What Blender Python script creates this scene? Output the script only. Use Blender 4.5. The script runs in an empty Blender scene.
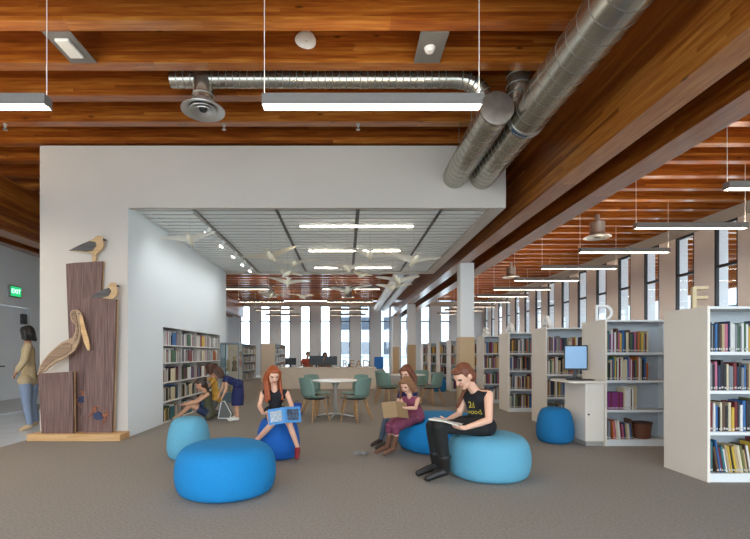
import bpy, bmesh, math, random
from mathutils import Vector, Matrix
from mathutils.bvhtree import BVHTree
rnd = random.Random(11)
SC = bpy.context.scene
COL = SC.collection
V = Vector
PI = math.pi

# ------------------------------------------------------------------ camera
cam_d = bpy.data.cameras.new('camera'); cam = bpy.data.objects.new('camera', cam_d); COL.objects.link(cam)
cam.location = (0, 0, 1.25); cam.rotation_euler = (PI/2, 0, 0)
cam_d.sensor_width = 36; cam_d.lens = 21.6; cam_d.shift_x = 0.04; cam_d.shift_y = 0.1127
cam_d.clip_end = 400
SC.camera = cam

def at(px, py, Y):
    return V(((px-345)/450*Y, Y, 1.25+(354-py)/450*Y))

# ------------------------------------------------------------------ materials
def lin(c):
    if isinstance(c, str):
        c = [int(c[i:i+2], 16)/255 for i in (0, 2, 4)]
    return tuple((x/12.92 if x <= .04045 else ((x+.055)/1.055)**2.4) for x in c)

MATS = {}
def mat(name, col, rough=.6, metal=0., emit=None, es=0., noise=0., nscale=20., bump=0., bscale=200., spec=None, coat=0.):
    m = bpy.data.materials.new(name); m.use_nodes = True
    nt = m.node_tree; b = nt.nodes['Principled BSDF']
    c = lin(col)
    b.inputs['Base Color'].default_value = (*c, 1)
    b.inputs['Roughness'].default_value = rough
    b.inputs['Metallic'].default_value = metal
    if spec is not None: b.inputs['Specular IOR Level'].default_value = spec
    if coat: b.inputs['Coat Weight'].default_value = coat; b.inputs['Coat Roughness'].default_value = .25
    if emit:
        b.inputs['Emission Color'].default_value = (*lin(emit), 1)
        b.inputs['Emission Strength'].default_value = es
    tc = None
    if noise or bump:
        tc = nt.nodes.new('ShaderNodeTexCoord')
    if noise:
        n = nt.nodes.new('ShaderNodeTexNoise'); n.inputs['Scale'].default_value = nscale; n.inputs['Detail'].default_value = 3
        nt.links.new(tc.outputs['Object'], n.inputs['Vector'])
        r = nt.nodes.new('ShaderNodeValToRGB')
        r.color_ramp.elements[0].position = .3; r.color_ramp.elements[1].position = .7
        r.color_ramp.elements[0].color = (*[x*(1-noise) for x in c], 1)
        r.color_ramp.elements[1].color = (*[min(1, x*(1+noise)) for x in c], 1)
        nt.links.new(n.outputs['Fac'], r.inputs['Fac']); nt.links.new(r.outputs['Color'], b.inputs['Base Color'])
    if bump:
        n2 = nt.nodes.new('ShaderNodeTexNoise'); n2.inputs['Scale'].default_value = bscale
        nt.links.new(tc.outputs['Object'], n2.inputs['Vector'])
        bp = nt.nodes.new('ShaderNodeBump'); bp.inputs['Strength'].default_value = bump; bp.inputs['Distance'].default_value = .01
        nt.links.new(n2.outputs['Fac'], bp.inputs['Height']); nt.links.new(bp.outputs['Normal'], b.inputs['Normal'])
    MATS[name] = m
    return m

def wood(name, stops, axis, rough=.38, lam=.042, lamamt=.26, stretch=14., gscale=2.2, knots=True, coat=.0):
    """grain running along AXIS, laminations stacked in z"""
    m = bpy.data.materials.new(name); m.use_nodes = True
    nt = m.node_tree; b = nt.nodes['Principled BSDF']; N = nt.nodes.new; L = nt.links.new
    tc = N('ShaderNodeTexCoord'); oi = N('ShaderNodeObjectInfo')
    add = N('ShaderNodeVectorMath'); add.operation = 'ADD'
    mul = N('ShaderNodeMath'); mul.operation = 'MULTIPLY'; mul.inputs[1].default_value = 37.
    L(oi.outputs['Random'], mul.inputs[0])
    sep = N('ShaderNodeSeparateXYZ'); L(tc.outputs['Object'], sep.inputs[0])
    dv = N('ShaderNodeMath'); dv.operation = 'DIVIDE'; dv.inputs[1].default_value = lam
    L(sep.outputs['Z'], dv.inputs[0])
    fl = N('ShaderNodeMath'); fl.operation = 'FLOOR'; L(dv.outputs[0], fl.inputs[0])
    ad = N('ShaderNodeMath'); L(fl.outputs[0], ad.inputs[0]); L(mul.outputs[0], ad.inputs[1])
    # boards have a finite length along the grain
    bl = N('ShaderNodeMath'); bl.operation = 'DIVIDE'; bl.inputs[1].default_value = 3.1
    L(sep.outputs[axis], bl.inputs[0])
    wn0 = N('ShaderNodeTexWhiteNoise'); wn0.noise_dimensions = '1D'; L(ad.outputs[0], wn0.inputs['W'])
    bo = N('ShaderNodeMath'); L(bl.outputs[0], bo.inputs[0]); L(wn0.outputs['Value'], bo.inputs[1])
    bf = N('ShaderNodeMath'); bf.operation = 'FLOOR'; L(bo.outputs[0], bf.inputs[0])
    b2 = N('ShaderNodeMath'); b2.operation = 'MULTIPLY_ADD'; b2.inputs[1].default_value = 5.37
    L(bf.outputs[0], b2.inputs[0]); L(ad.outputs[0], b2.inputs[2])
    wn = N('ShaderNodeTexWhiteNoise'); wn.noise_dimensions = '1D'; L(b2.outputs[0], wn.inputs['W'])
    mp = N('ShaderNodeMapping')
    sc = [stretch, stretch, stretch]; sc['XYZ'.index(axis)] = 1.
    mp.inputs['Scale'].default_value = sc
    L(tc.outputs['Object'], mp.inputs['Vector'])
    L(mp.outputs[0], add.inputs[0])
    cmb = N('ShaderNodeCombineXYZ'); L(b2.outputs[0], cmb.inputs[0]); L(b2.outputs[0], cmb.inputs[1]); L(b2.outputs[0], cmb.inputs[2])
    L(cmb.outputs[0], add.inputs[1])
    n = N('ShaderNodeTexNoise'); n.inputs['Scale'].default_value = gscale; n.inputs['Detail'].default_value = 5; n.inputs['Distortion'].default_value = .2
    L(add.outputs[0], n.inputs['Vector'])
    mx = N('ShaderNodeMath'); mx.operation = 'MULTIPLY_ADD'; mx.inputs[1].default_value = lamamt; 
    L(wn.outputs['Value'], mx.inputs[0])
    m2 = N('ShaderNodeMath'); m2.operation = 'MULTIPLY'; m2.inputs[1].default_value = 1-lamamt
    L(n.outputs['Fac'], m2.inputs[0]); L(m2.outputs[0], mx.inputs[2])
    r = N('ShaderNodeValToRGB')
    els = r.color_ramp.elements
    for i, (p, c) in enumerate(stops):
        e = els[i] if i < 2 else els.new(p)
        e.position = p; e.color = (*lin(c), 1)
    L(mx.outputs[0], r.inputs['Fac'])
    out = r.outputs['Color']
    if knots:
        vo = N('ShaderNodeTexVoronoi'); vo.inputs['Scale'].default_value = 1.6
        mp2 = N('ShaderNodeMapping'); s2 = [3., 3., 3.]; s2['XYZ'.index(axis)] = 1.; mp2.inputs['Scale'].default_value = s2
        ad2 = N('ShaderNodeVectorMath'); ad2.operation = 'ADD'; L(tc.outputs['Object'], ad2.inputs[0])
        cm2 = N('ShaderNodeCombineXYZ'); L(mul.outputs[0], cm2.inputs[0]); L(mul.outputs[0], cm2.inputs[2]); L(cm2.outputs[0], ad2.inputs[1])
        L(ad2.outputs[0], mp2.inputs['Vector']); L(mp2.outputs[0], vo.inputs['Vector'])
        kr = N('ShaderNodeValToRGB'); kr.color_ramp.elements[0].position = .03; kr.color_ramp.elements[0].color = (.25, .22, .2, 1)
        kr.color_ramp.elements[1].position = .09; kr.color_ramp.elements[1].color = (1, 1, 1, 1)
        L(vo.outputs['Distance'], kr.inputs['Fac'])
        mm = N('ShaderNodeMix'); mm.data_type = 'RGBA'; mm.blend_type = 'MULTIPLY'; mm.inputs['Factor'].default_value = 1
        L(out, mm.inputs['A']); L(kr.outputs['Color'], mm.inputs['B']); out = mm.outputs['Result']
    L(out, b.inputs['Base Color'])
    b.inputs['Roughness'].default_value = rough
    if coat: b.inputs['Coat Weight'].default_value = coat; b.inputs['Coat Roughness'].default_value = .2
    MATS[name] = m
    return m

def glass(name, tint=(1, 1, 1), boost=1.0):
    m = bpy.data.materials.new(name); m.use_nodes = True
    nt = m.node_tree; nt.nodes.clear(); N = nt.nodes.new
    o = N('ShaderNodeOutputMaterial'); mx = N('ShaderNodeMixShader'); t = N('ShaderNodeBsdfTransparent'); g = N('ShaderNodeBsdfGlossy'); f = N('ShaderNodeLayerWeight')
    t.inputs[0].default_value = (*tint, 1); g.inputs['Roughness'].default_value = .02; f.inputs['Blend'].default_value = .5
    pw = N('ShaderNodeMath'); pw.operation = 'POWER'; pw.inputs[1].default_value = 4.; nt.links.new(f.outputs['Facing'], pw.inputs[0])
    ma = N('ShaderNodeMath'); ma.operation = 'MULTIPLY_ADD'; ma.inputs[1].default_value = .9; ma.inputs[2].default_value = .05*boost; nt.links.new(pw.outputs[0], ma.inputs[0])
    nt.links.new(ma.outputs[0], mx.inputs[0]); nt.links.new(t.outputs[0], mx.inputs[1]); nt.links.new(g.outputs[0], mx.inputs[2]); nt.links.new(mx.outputs[0], o.inputs[0])
    MATS[name] = m
    return m

GL = [(.2, '662e0b'), (.42, '884515'), (.6, 'a56122'), (.8, 'c4853e')]
wood_x = wood('glulam_x', GL, 'X', rough=.3, coat=.5)
wood_y = wood('glulam_y', GL, 'Y', lamamt=.36, rough=.3, coat=.6)
deck_w = wood('deck_wood', [(.2, '6a350f'), (.5, '98541c'), (.8, 'bb7a33')], 'X', rough=.5, lam=.5)
wall_m = mat('wall_paint', 'cbc2b7', .7, noise=.02, nscale=1.5)
wall_w = mat('bright_wall_paint', 'e6e6e4', .6)
daylit_m = mat('wall_daylight_tint', 'e9f1f4', .6)  # daylight on the partition's inner faces, put into the wall colour
pierb_m = mat('pier_daylight_tint', 'd3dade', .7)  # cold daylight of the far end tinted into the pier colour
reveal_m = mat('reveal_paint', 'f2f7fa', .6)
pier_m = mat('pier_paint', 'e8dfd7', .7)
slat_m = mat('slat_paint', 'f1f3f0', .5)
slatb_m = mat('slat_backing', 'a3a4a4', .9)
dark_m = mat('dark_frame', '24282c', .45)
carpet_m = mat('carpet', '979088', .95, noise=.17, nscale=55., bump=.5, bscale=160., spec=.1)
lobby_m = mat('lobby_floor', 'd5dce2', .2, noise=.05, nscale=3)
case_m = mat('bookcase_paint', 'e9decf', .5, noise=.012, nscale=4.)
casew_m = mat('bookcase_shelf', 'dfe0de', .45)
back_m = mat('bookcase_back', 'b9bec2', .6)
black_m = mat('black_plastic', '141416', .4)
grey_m = mat('grey_housing', '74716d', .45)
lgrey_m = mat('light_grey', 'a8a39c', .5)
white_m = mat('white_plastic', 'e8e6e1', .4)
lamp_m = mat('lamp_diffuser', 'ffffff', .5, emit='ffefd8', es=17.)
spot_m = mat('spot_lens', 'ffffff', .4, emit='fff4e2', es=30.)
galv_m = mat('galvanised_steel', 'bdb9ae', .27, metal=.92, noise=.14, nscale=3.)
galvd_m = mat('galvanised_seam', '98958d', .4, metal=.75)
ductw_m = mat('painted_duct', 'd6dade', .35)
steel_m = mat('brushed_steel', 'c4c3bf', .35, metal=.75)
glass_m = glass('window_glass', (.97, .985, 1))
gcase_m = glass('case_glass', (.9, .96, .97))
blue_m = mat('blue_felt', '0a7fbc', .85, noise=.08, nscale=120, bump=.3, bscale=260)
blue2_m = mat('royal_felt', '0b5aae', .85, noise=.08, nscale=120, bump=.3, bscale=260)
blue3_m = mat('petrol_felt', '0d6fa4', .85, noise=.08, nscale=120, bump=.3, bscale=260)
teal_m = mat('pale_blue_felt', '60a2bb', .9, noise=.06, nscale=150, bump=.3, bscale=260)
green_m = mat('sage_plastic', '748e83', .5)
oak_m = wood('oak', [(.2, '8a6036'), (.5, 'ad8150'), (.8, 'c79c68')], 'Z', rough=.5, lamamt=.15, knots=False)
desk_m = mat('desk_laminate', 'd8c7b1', .5, noise=.03, nscale=6)
tabletop_m = mat('white_laminate', 'efece6', .35)
bench_m = wood('pale_pine', [(.2, 'b98d5b'), (.5, 'd3a873'), (.8, 'e2bf8e')], 'X', rough=.5, lamamt=.2, knots=False)
post_m = wood('weathered_walnut', [(.25, '4a3631'), (.45, '6a4e47'), (.6, '7d6058'), (.8, '93776d')], 'Z', rough=.65, lam=5., lamamt=.05, stretch=30., knots=False)
gull_m = wood('gull_maple', [(.2, 'b08a5e'), (.5, 'c6a274'), (.8, 'd6b78e')], 'X', rough=.55, lamamt=.1, knots=False)
gullw_m = wood('gull_wing_grey', [(.2, '3f3a3b'), (.5, '57524f'), (.8, '6d6661')], 'X', rough=.6, lamamt=.1, knots=False)
pel_m = wood('pelican_brown', [(.2, '6b5340'), (.5, '8b6e55'), (.8, 'a1866a')], 'X', rough=.6, lamamt=.15, knots=False)
crab_m = mat('crab_blue', '2b3352', .5); crabo_m = mat('crab_orange', 'b06a48', .6)
paper_m = mat('paper_white', 'e9e6de', .8)
exit_m = mat('exit_green', '1f9a5a', .5, emit='28d880', es=.5)
exitt_m = mat('exit_letter', 'd8fff0', .5, emit='c8ffe4', es=1.2)
screen_m = mat('screen_glow', '7fa6cc', .3, emit='8db8e0', es=.13)
bird_m = mat('paper_bird', 'efe7cf', .7)
birdw_m = mat('paper_wing', 'f1ede2', .7)
gold_m = mat('letter_gold', 'c9b48a', .5)
out_m = mat('facade_pale', 'a9afb5', .8); outw_m = mat('facade_window', '2b3643', .4)
asph_m = mat('pale_paving', 'd2d2ce', .9)

# ------------------------------------------------------------------ mesh helpers
def box(bm, x0, x1, y0, y1, z0, z1, mi=0):
    vs = [bm.verts.new(p) for p in ((x0, y0, z0), (x1, y0, z0), (x1, y1, z0), (x0, y1, z0), (x0, y0, z1), (x1, y0, z1), (x1, y1, z1), (x0, y1, z1))]
    for f in ((3, 2, 1, 0), (4, 5, 6, 7), (0, 1, 5, 4), (1, 2, 6, 5), (2, 3, 7, 6), (3, 0, 4, 7)):
        bm.faces.new([vs[i] for i in f]).material_index = mi
    return vs

def bx(*a, mi=0):
    bm = bmesh.new(); box(bm, *a, mi=mi); return bm

def bbx(x0, x1, y0, y1, z0, z1, b=.006, seg=2):
    bm = bx(x0, x1, y0, y1, z0, z1)
    bmesh.ops.bevel(bm, geom=list(bm.edges), offset=b, segments=seg, affect='EDGES', profile=.5)
    return bm

def frame_of(d):
    d = d.normalized(); a = V((0, 0, 1)) if abs(d.z) < .9 else V((1, 0, 0))
    u = d.cross(a).normalized(); return u, u.cross(d).normalized()

def tube(bm, pts, rs, seg=12, caps=True, mi=0):
    pts = [V(p) for p in pts]
    if not isinstance(rs, (list, tuple)): rs = [rs]*len(pts)
    rings = []; u = None
    for i, p in enumerate(pts):
        d = (pts[min(i+1, len(pts)-1)]-pts[max(i-1, 0)])
        if u is None: u, w = frame_of(d)
        else:
            dn = d.normalized(); u = (u-dn*u.dot(dn)).normalized(); w = u.cross(dn).normalized()
        rings.append([bm.verts.new(p+(u*math.cos(2*PI*k/seg)+w*math.sin(2*PI*k/seg))*rs[i]) for k in range(seg)])
    for a, b in zip(rings, rings[1:]):
        for k in range(seg):
            f = bm.faces.new((a[k], a[(k+1) % seg], b[(k+1) % seg], b[k])); f.material_index = mi
    if caps:
        bm.faces.new(list(reversed(rings[0]))).material_index = mi; bm.faces.new(rings[-1]).material_index = mi
    return rings

def tb(pts, rs, seg=12):
    bm = bmesh.new(); tube(bm, pts, rs, seg); bmesh.ops.recalc_face_normals(bm, faces=list(bm.faces)); return bm

def lathe(bm, prof, cx=0, cy=0, cz=0, seg=32, mi=0):
    rings = []
    for r, z in prof:
        if r < 1e-5: rings.append([bm.verts.new((cx, cy, cz+z))])
        else: rings.append([bm.verts.new((cx+r*math.cos(2*PI*k/seg), cy+r*math.sin(2*PI*k/seg), cz+z)) for k in range(seg)])
    for a, b in zip(rings, rings[1:]):
        for k in range(seg):
            q = [a[k % len(a)], a[(k+1) % len(a)], b[(k+1) % len(b)], b[k % len(b)]]
            q = list(dict.fromkeys(q))
            if len(q) >= 3: bm.faces.new(q).material_index = mi
    for rg, rev in ((rings[0], True), (rings[-1], False)):
        if len(rg) > 1: bm.faces.new(list(reversed(rg)) if rev else rg).material_index = mi

def lt(prof, cx=0, cy=0, cz=0, seg=32):
    bm = bmesh.new(); lathe(bm, prof, cx, cy, cz, seg); bmesh.ops.recalc_face_normals(bm, faces=list(bm.faces)); return bm

def prism(pts, y0, y1, bev=.0):
    """outline in x,z pushed from y0 to y1"""
    bm = bmesh.new()
    a = [bm.verts.new((p[0], y0, p[1])) for p in pts]; b = [bm.verts.new((p[0], y1, p[1])) for p in pts]
    n = len(pts)
    bm.faces.new(a); bm.faces.new(list(reversed(b)))
    for i in range(n): bm.faces.new((a[i], b[i], b[(i+1) % n], a[(i+1) % n]))
    bmesh.ops.recalc_face_normals(bm, faces=list(bm.faces))
    if bev: bmesh.ops.bevel(bm, geom=[e for e in bm.edges], offset=bev, segments=1, affect='EDGES')
    return bm

def wloc(o):
    v = V((0, 0, 0))
    while o is not None: v = v+o.location; o = o.parent
    return v

def obj(name, bm, m, parent=None, smooth=False):
    """link a bmesh in world coordinates as one object"""
    me = bpy.data.meshes.new(name)
    if parent is not None: bmesh.ops.translate(bm, verts=bm.verts, vec=-wloc(parent))
    if smooth:
        for f in bm.faces: f.smooth = True
    bm.to_mesh(me); bm.free()
    for x in (m if isinstance(m, (list, tuple)) else [m]): me.materials.append(x)
    o = bpy.data.objects.new(name, me); COL.objects.link(o)
    if parent is not None: o.parent = parent
    if smooth == 'auto':
        try: me.shade_auto_smooth()
        except Exception: pass
    return o

def sharp(o, ang=40):
    me = o.data
    for p in me.polygons: p.use_smooth = True
    bm = bmesh.new(); bm.from_mesh(me)
    for e in bm.edges:
        if len(e.link_faces) == 2 and e.calc_face_angle(0) > math.radians(ang): e.smooth = False
    bm.to_mesh(me); bm.free()
    return o

def tag(o, label=None, cat=None, group=None, kind=None):
    if label: o['label'] = label
    if cat: o['category'] = cat
    if group: o['group'] = group
    if kind: o['kind'] = kind
    return o

def thing(name, label, cat, loc=(0, 0, 0), group=None, kind=None):
    o = bpy.data.objects.new(name, None); COL.objects.link(o); o.location = loc; o.empty_display_size = .1
    return tag(o, label, cat, group, kind)

def struct(name, bm, m, parent=None, label=None):
    o = obj(name, bm, m, parent)
    if parent is None: o['kind'] = 'structure'
    if label: o['label'] = label
    return o

def dup(root, loc=None, rotz=None, label=None, group=None, scale=None):
    def cp(o, parent):
        c = o.copy(); COL.objects.link(c); c.parent = parent
        for ch in list(o.children): cp(ch, c)
        return c
    r = cp(root, None)
    if loc is not None: r.location = loc
    if rotz is not None: r.rotation_euler = (0, 0, rotz)
    if scale is not None: r.scale = (scale,)*3 if not hasattr(scale, '__len__') else scale
    if label: r['label'] = label
    if group: r['group'] = group
    return r

ORD = 'first second third fourth fifth sixth seventh eighth ninth tenth eleventh twelfth thirteenth fourteenth fifteenth sixteenth seventeenth eighteenth nineteenth twentieth'.split()
ORD += ['twenty-'+w for w in ORD[:9]]+['thirtieth']+['thirty-'+w for w in ORD[:9]]

# ------------------------------------------------------------------ room shell
YB = 27.0; YF = -3.0; XR = 8.3; XL = -6.96
struct('floor', bx(-4.62, XR+.2, YF, YB+.2, -.1, 0), carpet_m)
struct('floor_lobby', bx(XL-.2, -4.62, YF, YB+.2, -.1, 0), lobby_m)
struct('ceiling', bx(XL-.4, 13.4, YF, YB+.3, 4.86, 4.95), deck_w)
k = -10
PURL = []
while True:
    y = 4.253+.616*k
    k += 1
    if y < YF: continue
    if y > YB-.3: break
    bm = bx(0, 13.3-(XL-.3), 0, .135, 0, .455)
    o = struct('ceiling_beam', bm, wood_x); o.location = (XL-.3, y, 4.402); PURL.append(o)
def main_beam(x0, x1, y0=YF, y1=YB-.05):
    bm = bx(0, x1-x0, 0, y1-y0, 0, .95)
    o = struct('ceiling_girder', bm, wood_y); o.location = (x0, y0, 3.45); return o
main_beam(2.72, 3.00); main_beam(3.37, 3.70)
main_beam(-6.42, -6.06); main_beam(-7.0, -6.72)
main_beam(12.9, 13.2)
for yc in (11., 20., 26.2):
    c = struct('column', bx(2.78, 3.11, yc-.16, yc+.16, 0, 3.449), wall_w)
    struct('column_lower_band', bbx(2.768, 3.122, yc-.172, yc+.172, .1, 1.66, .004), mat('tan_column_band', 'c9ab84', .6), c)  # tan band around the lower part of the column
    struct('column_base', bx(2.765, 3.125, yc-.175, yc+.175, 0, .1), lgrey_m, c)

# box with the bird mobile: thick wall on the left, lowered ceiling above
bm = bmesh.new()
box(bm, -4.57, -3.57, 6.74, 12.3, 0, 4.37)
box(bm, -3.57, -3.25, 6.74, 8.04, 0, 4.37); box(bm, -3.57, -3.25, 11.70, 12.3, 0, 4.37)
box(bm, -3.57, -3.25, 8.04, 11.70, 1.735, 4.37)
o = struct('wall_partition', bm, [wall_m, daylit_m])
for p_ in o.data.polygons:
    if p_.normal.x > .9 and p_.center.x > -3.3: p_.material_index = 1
bm = bmesh.new()
box(bm, -3.25, 2.41, 6.74, 12.3, 3.62, 4.37)
box(bm, -3.25, 2.41, 6.74, 6.82, 3.44, 3.62); box(bm, 2.20, 2.41, 6.82, 12.22, 3.44, 3.62); box(bm, -3.25, 2.41, 12.22, 12.3, 3.44, 3.62)
struct('ceiling_soffit', bm, wall_m)
struct('ceiling_backing', bx(-3.245, 2.195, 6.825, 12.215, 3.60, 3.615), slatb_m)
bm = bmesh.new()
SL = [-3.24, -2.36, -2.30, -1.09, -1.03, .17, .23, 1.46, 1.52, 2.19]
n = 27
for i in range(n):
    y0 = 6.84+i*.199
    for a, b in ((0, 1), (2, 3), (4, 5), (6, 7), (8, 9)):
        box(bm, SL[a], SL[b], y0, y0+.128, 3.475, 3.487)
struct('ceiling_slats', bm, slat_m)

# left lobby wall
bm = bmesh.new()
box(bm, XL-.2, XL, YF, 8.96, 0, 3.449); box(bm, XL-.2, XL, 9.93, 18.0, 0, 3.449); box(bm, XL-.2, XL, 8.96, 9.93, 2.26, 3.449)
box(bm, XL-.2, XL, 18.0, YB, 0, 3.449)
struct('wall_left', bm, mat('lobby_paint', 'dde1e1', .6))
struct('baseboard_left', bx(XL, XL+.015, 9.99, YB-.1, 0, .12), lgrey_m)
struct('baseboard_left', bx(XL, XL+.015, YF, 8.90, 0, .12), lgrey_m)
d = struct('door_1', bx(XL-.12, XL-.06, 8.97, 9.92, .005, 2.25), mat('door_paint', 'e2e6e8', .45))
struct('door_frame', (lambda bm: (box(bm, XL-.02, XL+.02, 8.90, 8.96, 0, 2.32), box(bm, XL-.02, XL+.02, 9.93, 9.99, 0, 2.32), box(bm, XL-.02, XL+.02, 8.96, 9.93, 2.26, 2.32), bm)[-1])(bmesh.new()), mat('door_frame_paint', 'dcdedc', .4), d)
struct('kick_plate', bx(XL-.06, XL-.052, 9.02, 9.87, .03, .30), steel_m, d)
h = tb([(XL-.055, 9.06, 1.0), (XL+.01, 9.06, 1.0), (XL+.01, 9.19, 1.0)], .012, 8); struct('door_handle', h, dark_m, d)
struct('door_closer', bbx(XL-.06, XL+.0, 9.72, 9.86, 1.90, 2.12, .008), dark_m, d)
# exit sign
t = thing('exit_sign', 'lit green exit sign on the lobby wall above the door', 'exit sign', (XL, 9.45, 2.52))
obj('housing', bbx(XL+.001, XL+.05, 9.28, 9.62, 2.44, 2.68, .006), grey_m, t)
obj('face', bx(XL+.0505, XL+.053, 9.30, 9.60, 2.46, 2.66), exit_m, t)
def text_mesh(s, size, ext=.004):
    cu = bpy.data.curves.new('txt', 'FONT'); cu.body = s; cu.size = size; cu.extrude = ext; cu.align_x = 'CENTER'; cu.align_y = 'CENTER'
    o = bpy.data.objects.new('txt', cu); COL.objects.link(o)
    dg = bpy.context.evaluated_depsgraph_get(); me = bpy.data.meshes.new_from_object(o.evaluated_get(dg))
    bpy.data.objects.remove(o); bpy.data.curves.remove(cu)
    bm = bmesh.new(); bm.from_mesh(me); bpy.data.meshes.remove(me)
    return bm
bm = text_mesh('EXIT', .13, .001)
bmesh.ops.transform(bm, matrix=Matrix.Translation((XL+.0545, 9.45, 2.56)) @ Matrix(((0, 0, 1, 0), (1, 0, 0, 0), (0, 1, 0, 0), (0, 0, 0, 1))), verts=bm.verts)
obj('lettering', bm, exitt_m, t)

# windows of the right wall and the back wall
struct('trim_1', bx(8.28, 8.56, YF, YB, 4.14, 4.40), lgrey_m)
struct('trim_2', bx(XL, XR+.26, YB-.02, YB+.26, 4.14, 4.40), lgrey_m)
nwin = 0
def window(side, c, w):
    """c = centre along the wall"""
    global nwin
    nwin += 1
    def B(bm, a0, a1, d0, d1, z0, z1):
        if side == 'right': box(bm, XR+d0, XR+d1, a0, a1, z0, z1)
        else: box(bm, a0, a1, YB+d0, YB+d1, z0, z1)
    a0, a1 = c-w/2, c+w/2; far = a1
    bm = bmesh.new(); f = .045
    B(bm, a0, a0+.03, .0, .07, 0, 4.14); B(bm, a1-f, a1, .0, .07, 0, 4.14)
    B(bm, a0+.03, a1-f, .0, .07, 0, .05); B(bm, a0+.03, a1-f, .0, .07, 4.09, 4.14)
    o = struct('window_%d' % nwin, bm, dark_m)
    bm = bmesh.new(); B(bm, a0+.03, a1-f, .0, .07, 3.17, 3.23); B(bm, a0+.03, a1-f, .0, .07, 1.05, 1.09)
    struct('transom', bm, dark_m, o)
    bm = bmesh.new(); B(bm, a0+.03, a1-f, .03, .04, .05, 4.09)
    struct('pane', bm, glass_m, o)
    bm = bmesh.new(); B(bm, a1-.012, a1-.001, .0705, .30, 0, 4.138)
    struct('outer_reveal', bm, reveal_m, o)
edges = [YF]
c = 9.81-1.19*4
while c < YB-.5:
    window('right', c, .6); edges += [c-.3, c+.3]; c += 1.19
edges.append(YB)
for a, b in zip(edges[0::2], edges[1::2]):
    struct('wall_right', bx(XR, XR+.24, a, b, 0, 4.139), pier_m)
edges = [XL]
c = .02-1.2*5
while c < XR-.3:
    window('back', c, .56); edges += [c-.28, c+.28]; c += 1.2
edges.append(XR)
for a, b in zip(edges[0::2], edges[1::2]):
    struct('wall_back', bx(a, b, YB, YB+.24, 0, 4.139), pierb_m)

# outside
struct('ground', bx(-160, 160, -60, 200, -.6, -.5), asph_m)
def building(x0, x1, y0, y1, h, cols, label, face='front'):
    t = thing('office_building', label, 'building', ((x0+x1)/2, y0, -.5))
    obj('wall', bx(x0, x1, y0, y1, -.499, h), out_m, t)
    nf = int(h/3.4)
    for f in range(nf):
        z = 1.2+f*3.4
        if face == 'front':
            p = (x1-x0)/cols
            for j in range(cols):
                obj('window', bx(x0+p*(j+.22), x0+p*(j+.68), y0-.06, y0+.02, z, z+1.7), outw_m, t)
        else:
            p = (y1-y0)/cols
            for j in range(cols):
                obj('window', bx(x0-.06, x0+.02, y0+p*(j+.22), y0+p*(j+.68), z, z+1.7), outw_m, t)
    return t
building(-1.5, 17., 62, 80, 17, 6, 'white office building with rows of dark windows outside the back wall')
building(40, 60, 30, 90, 11, 9, 'white office building across the street outside the side windows', 'side')
# ------------------------------------------------------------------ lights
LZ = 3.415
hous_m = mat('pendant_housing', '837e79', .5)
up_m = mat('added_uplight_glow', 'ffffff', .5, emit='ffe9cc', es=19.)  # glow added on top of the pendants to light the wood ceiling
def pendant(xc, y, label, group, z=LZ, L=1.915, top=4.40):
    t = thing('pendant_light', label, 'light', (xc, y, z), group)
    w = .056
    bm = bbx(xc-L/2, xc+L/2, y-w, y+w, z+.016, z+.098, .003, 1)
    for a in ((xc-L/2, xc+L/2, y-w, y-w+.004), (xc-L/2, xc+L/2, y+w-.004, y+w), (xc-L/2, xc-L/2+.006, y-w+.004, y+w-.004), (xc+L/2-.006, xc+L/2, y-w+.004, y+w-.004)): box(bm, *a, z, z+.0195)
    obj('housing', bm, hous_m, t)
    obj('diffuser', bx(xc-L/2+.0065, xc+L/2-.0065, y-w+.0045, y+w-.0045, z+.011, z+.0155), lamp_m, t)
    obj('added_uplight', bx(xc-L/2+.03, xc+L/2-.03, y-w+.02, y+w-.02, z+.0982, z+.0992), up_m, t)  # added upward strip, hidden from below
    for s in (-1, 1):
        obj('cable', tb([(xc+s*(L/2-.015), y, z+.0985), (xc+s*(L/2-.015), y, top)], .004, 6), white_m, t)
    return t
def ceiling_over(y):
    """underside the cable is fixed to: a beam where one is above, else the deck"""
    k = round((y-4.253-.0675)/.616)
    return 4.401 if abs(y-(4.253+.616*k+.0675)) < .065 else 4.858
pendant(.235, 3.95, 'long grey pendant light hanging above the front of the room, before the round duct end', 'pendant lights', top=ceiling_over(3.95))
for y_, l_ in ((2.2, 'nearest'), (4.05, 'second'), (5.75, 'third')):  # unseen pendants added to brighten the lobby
    pendant(-5.65, y_, l_+' added out-of-frame pendant light over the lobby strip along the wall with the door', 'added pendant lights in the lobby', top=ceiling_over(y_))
pendant(-3.56, 3.95, 'long grey pendant light cut by the frame, before the grey plate with the square lamp', 'pendant lights', top=ceiling_over(3.95))
for i in range(11):
    y = 5.92+1.853*i
    pendant(5.97, y, '%s pendant light of the row above the bookcases, counted from the nearest' % ORD[i], 'pendant lights over the bookcases', top=ceiling_over(y))
for j, x in enumerate((.2, -3.5)):
    for i, y in enumerate((15.1, 18.8, 22.3, 25.2)):
        pendant(x, y, '%s pendant light beyond the lowered ceiling, %s' % (ORD[i], 'in line with the service desk' if j == 0 else 'near the lobby side'), 'pendant lights in the far hall', top=ceiling_over(y))
for i, y in enumerate((7.75, 9.6, 11.48)):
    t = thing('recessed_light', '%s recessed strip light in the slatted ceiling, counted from the front edge' % ORD[i], 'light', (.2, y, 3.46), 'strip lights in the slatted ceiling')
    obj('trim', bbx(.2-.98, .2+.98, y-.05, y+.05, 3.452, 3.469, .003, 1), white_m, t)
    obj('diffuser', bx(.2-.965, .2+.965, y-.04, y+.04, 3.444, 3.4515), lamp_m, t)
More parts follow.
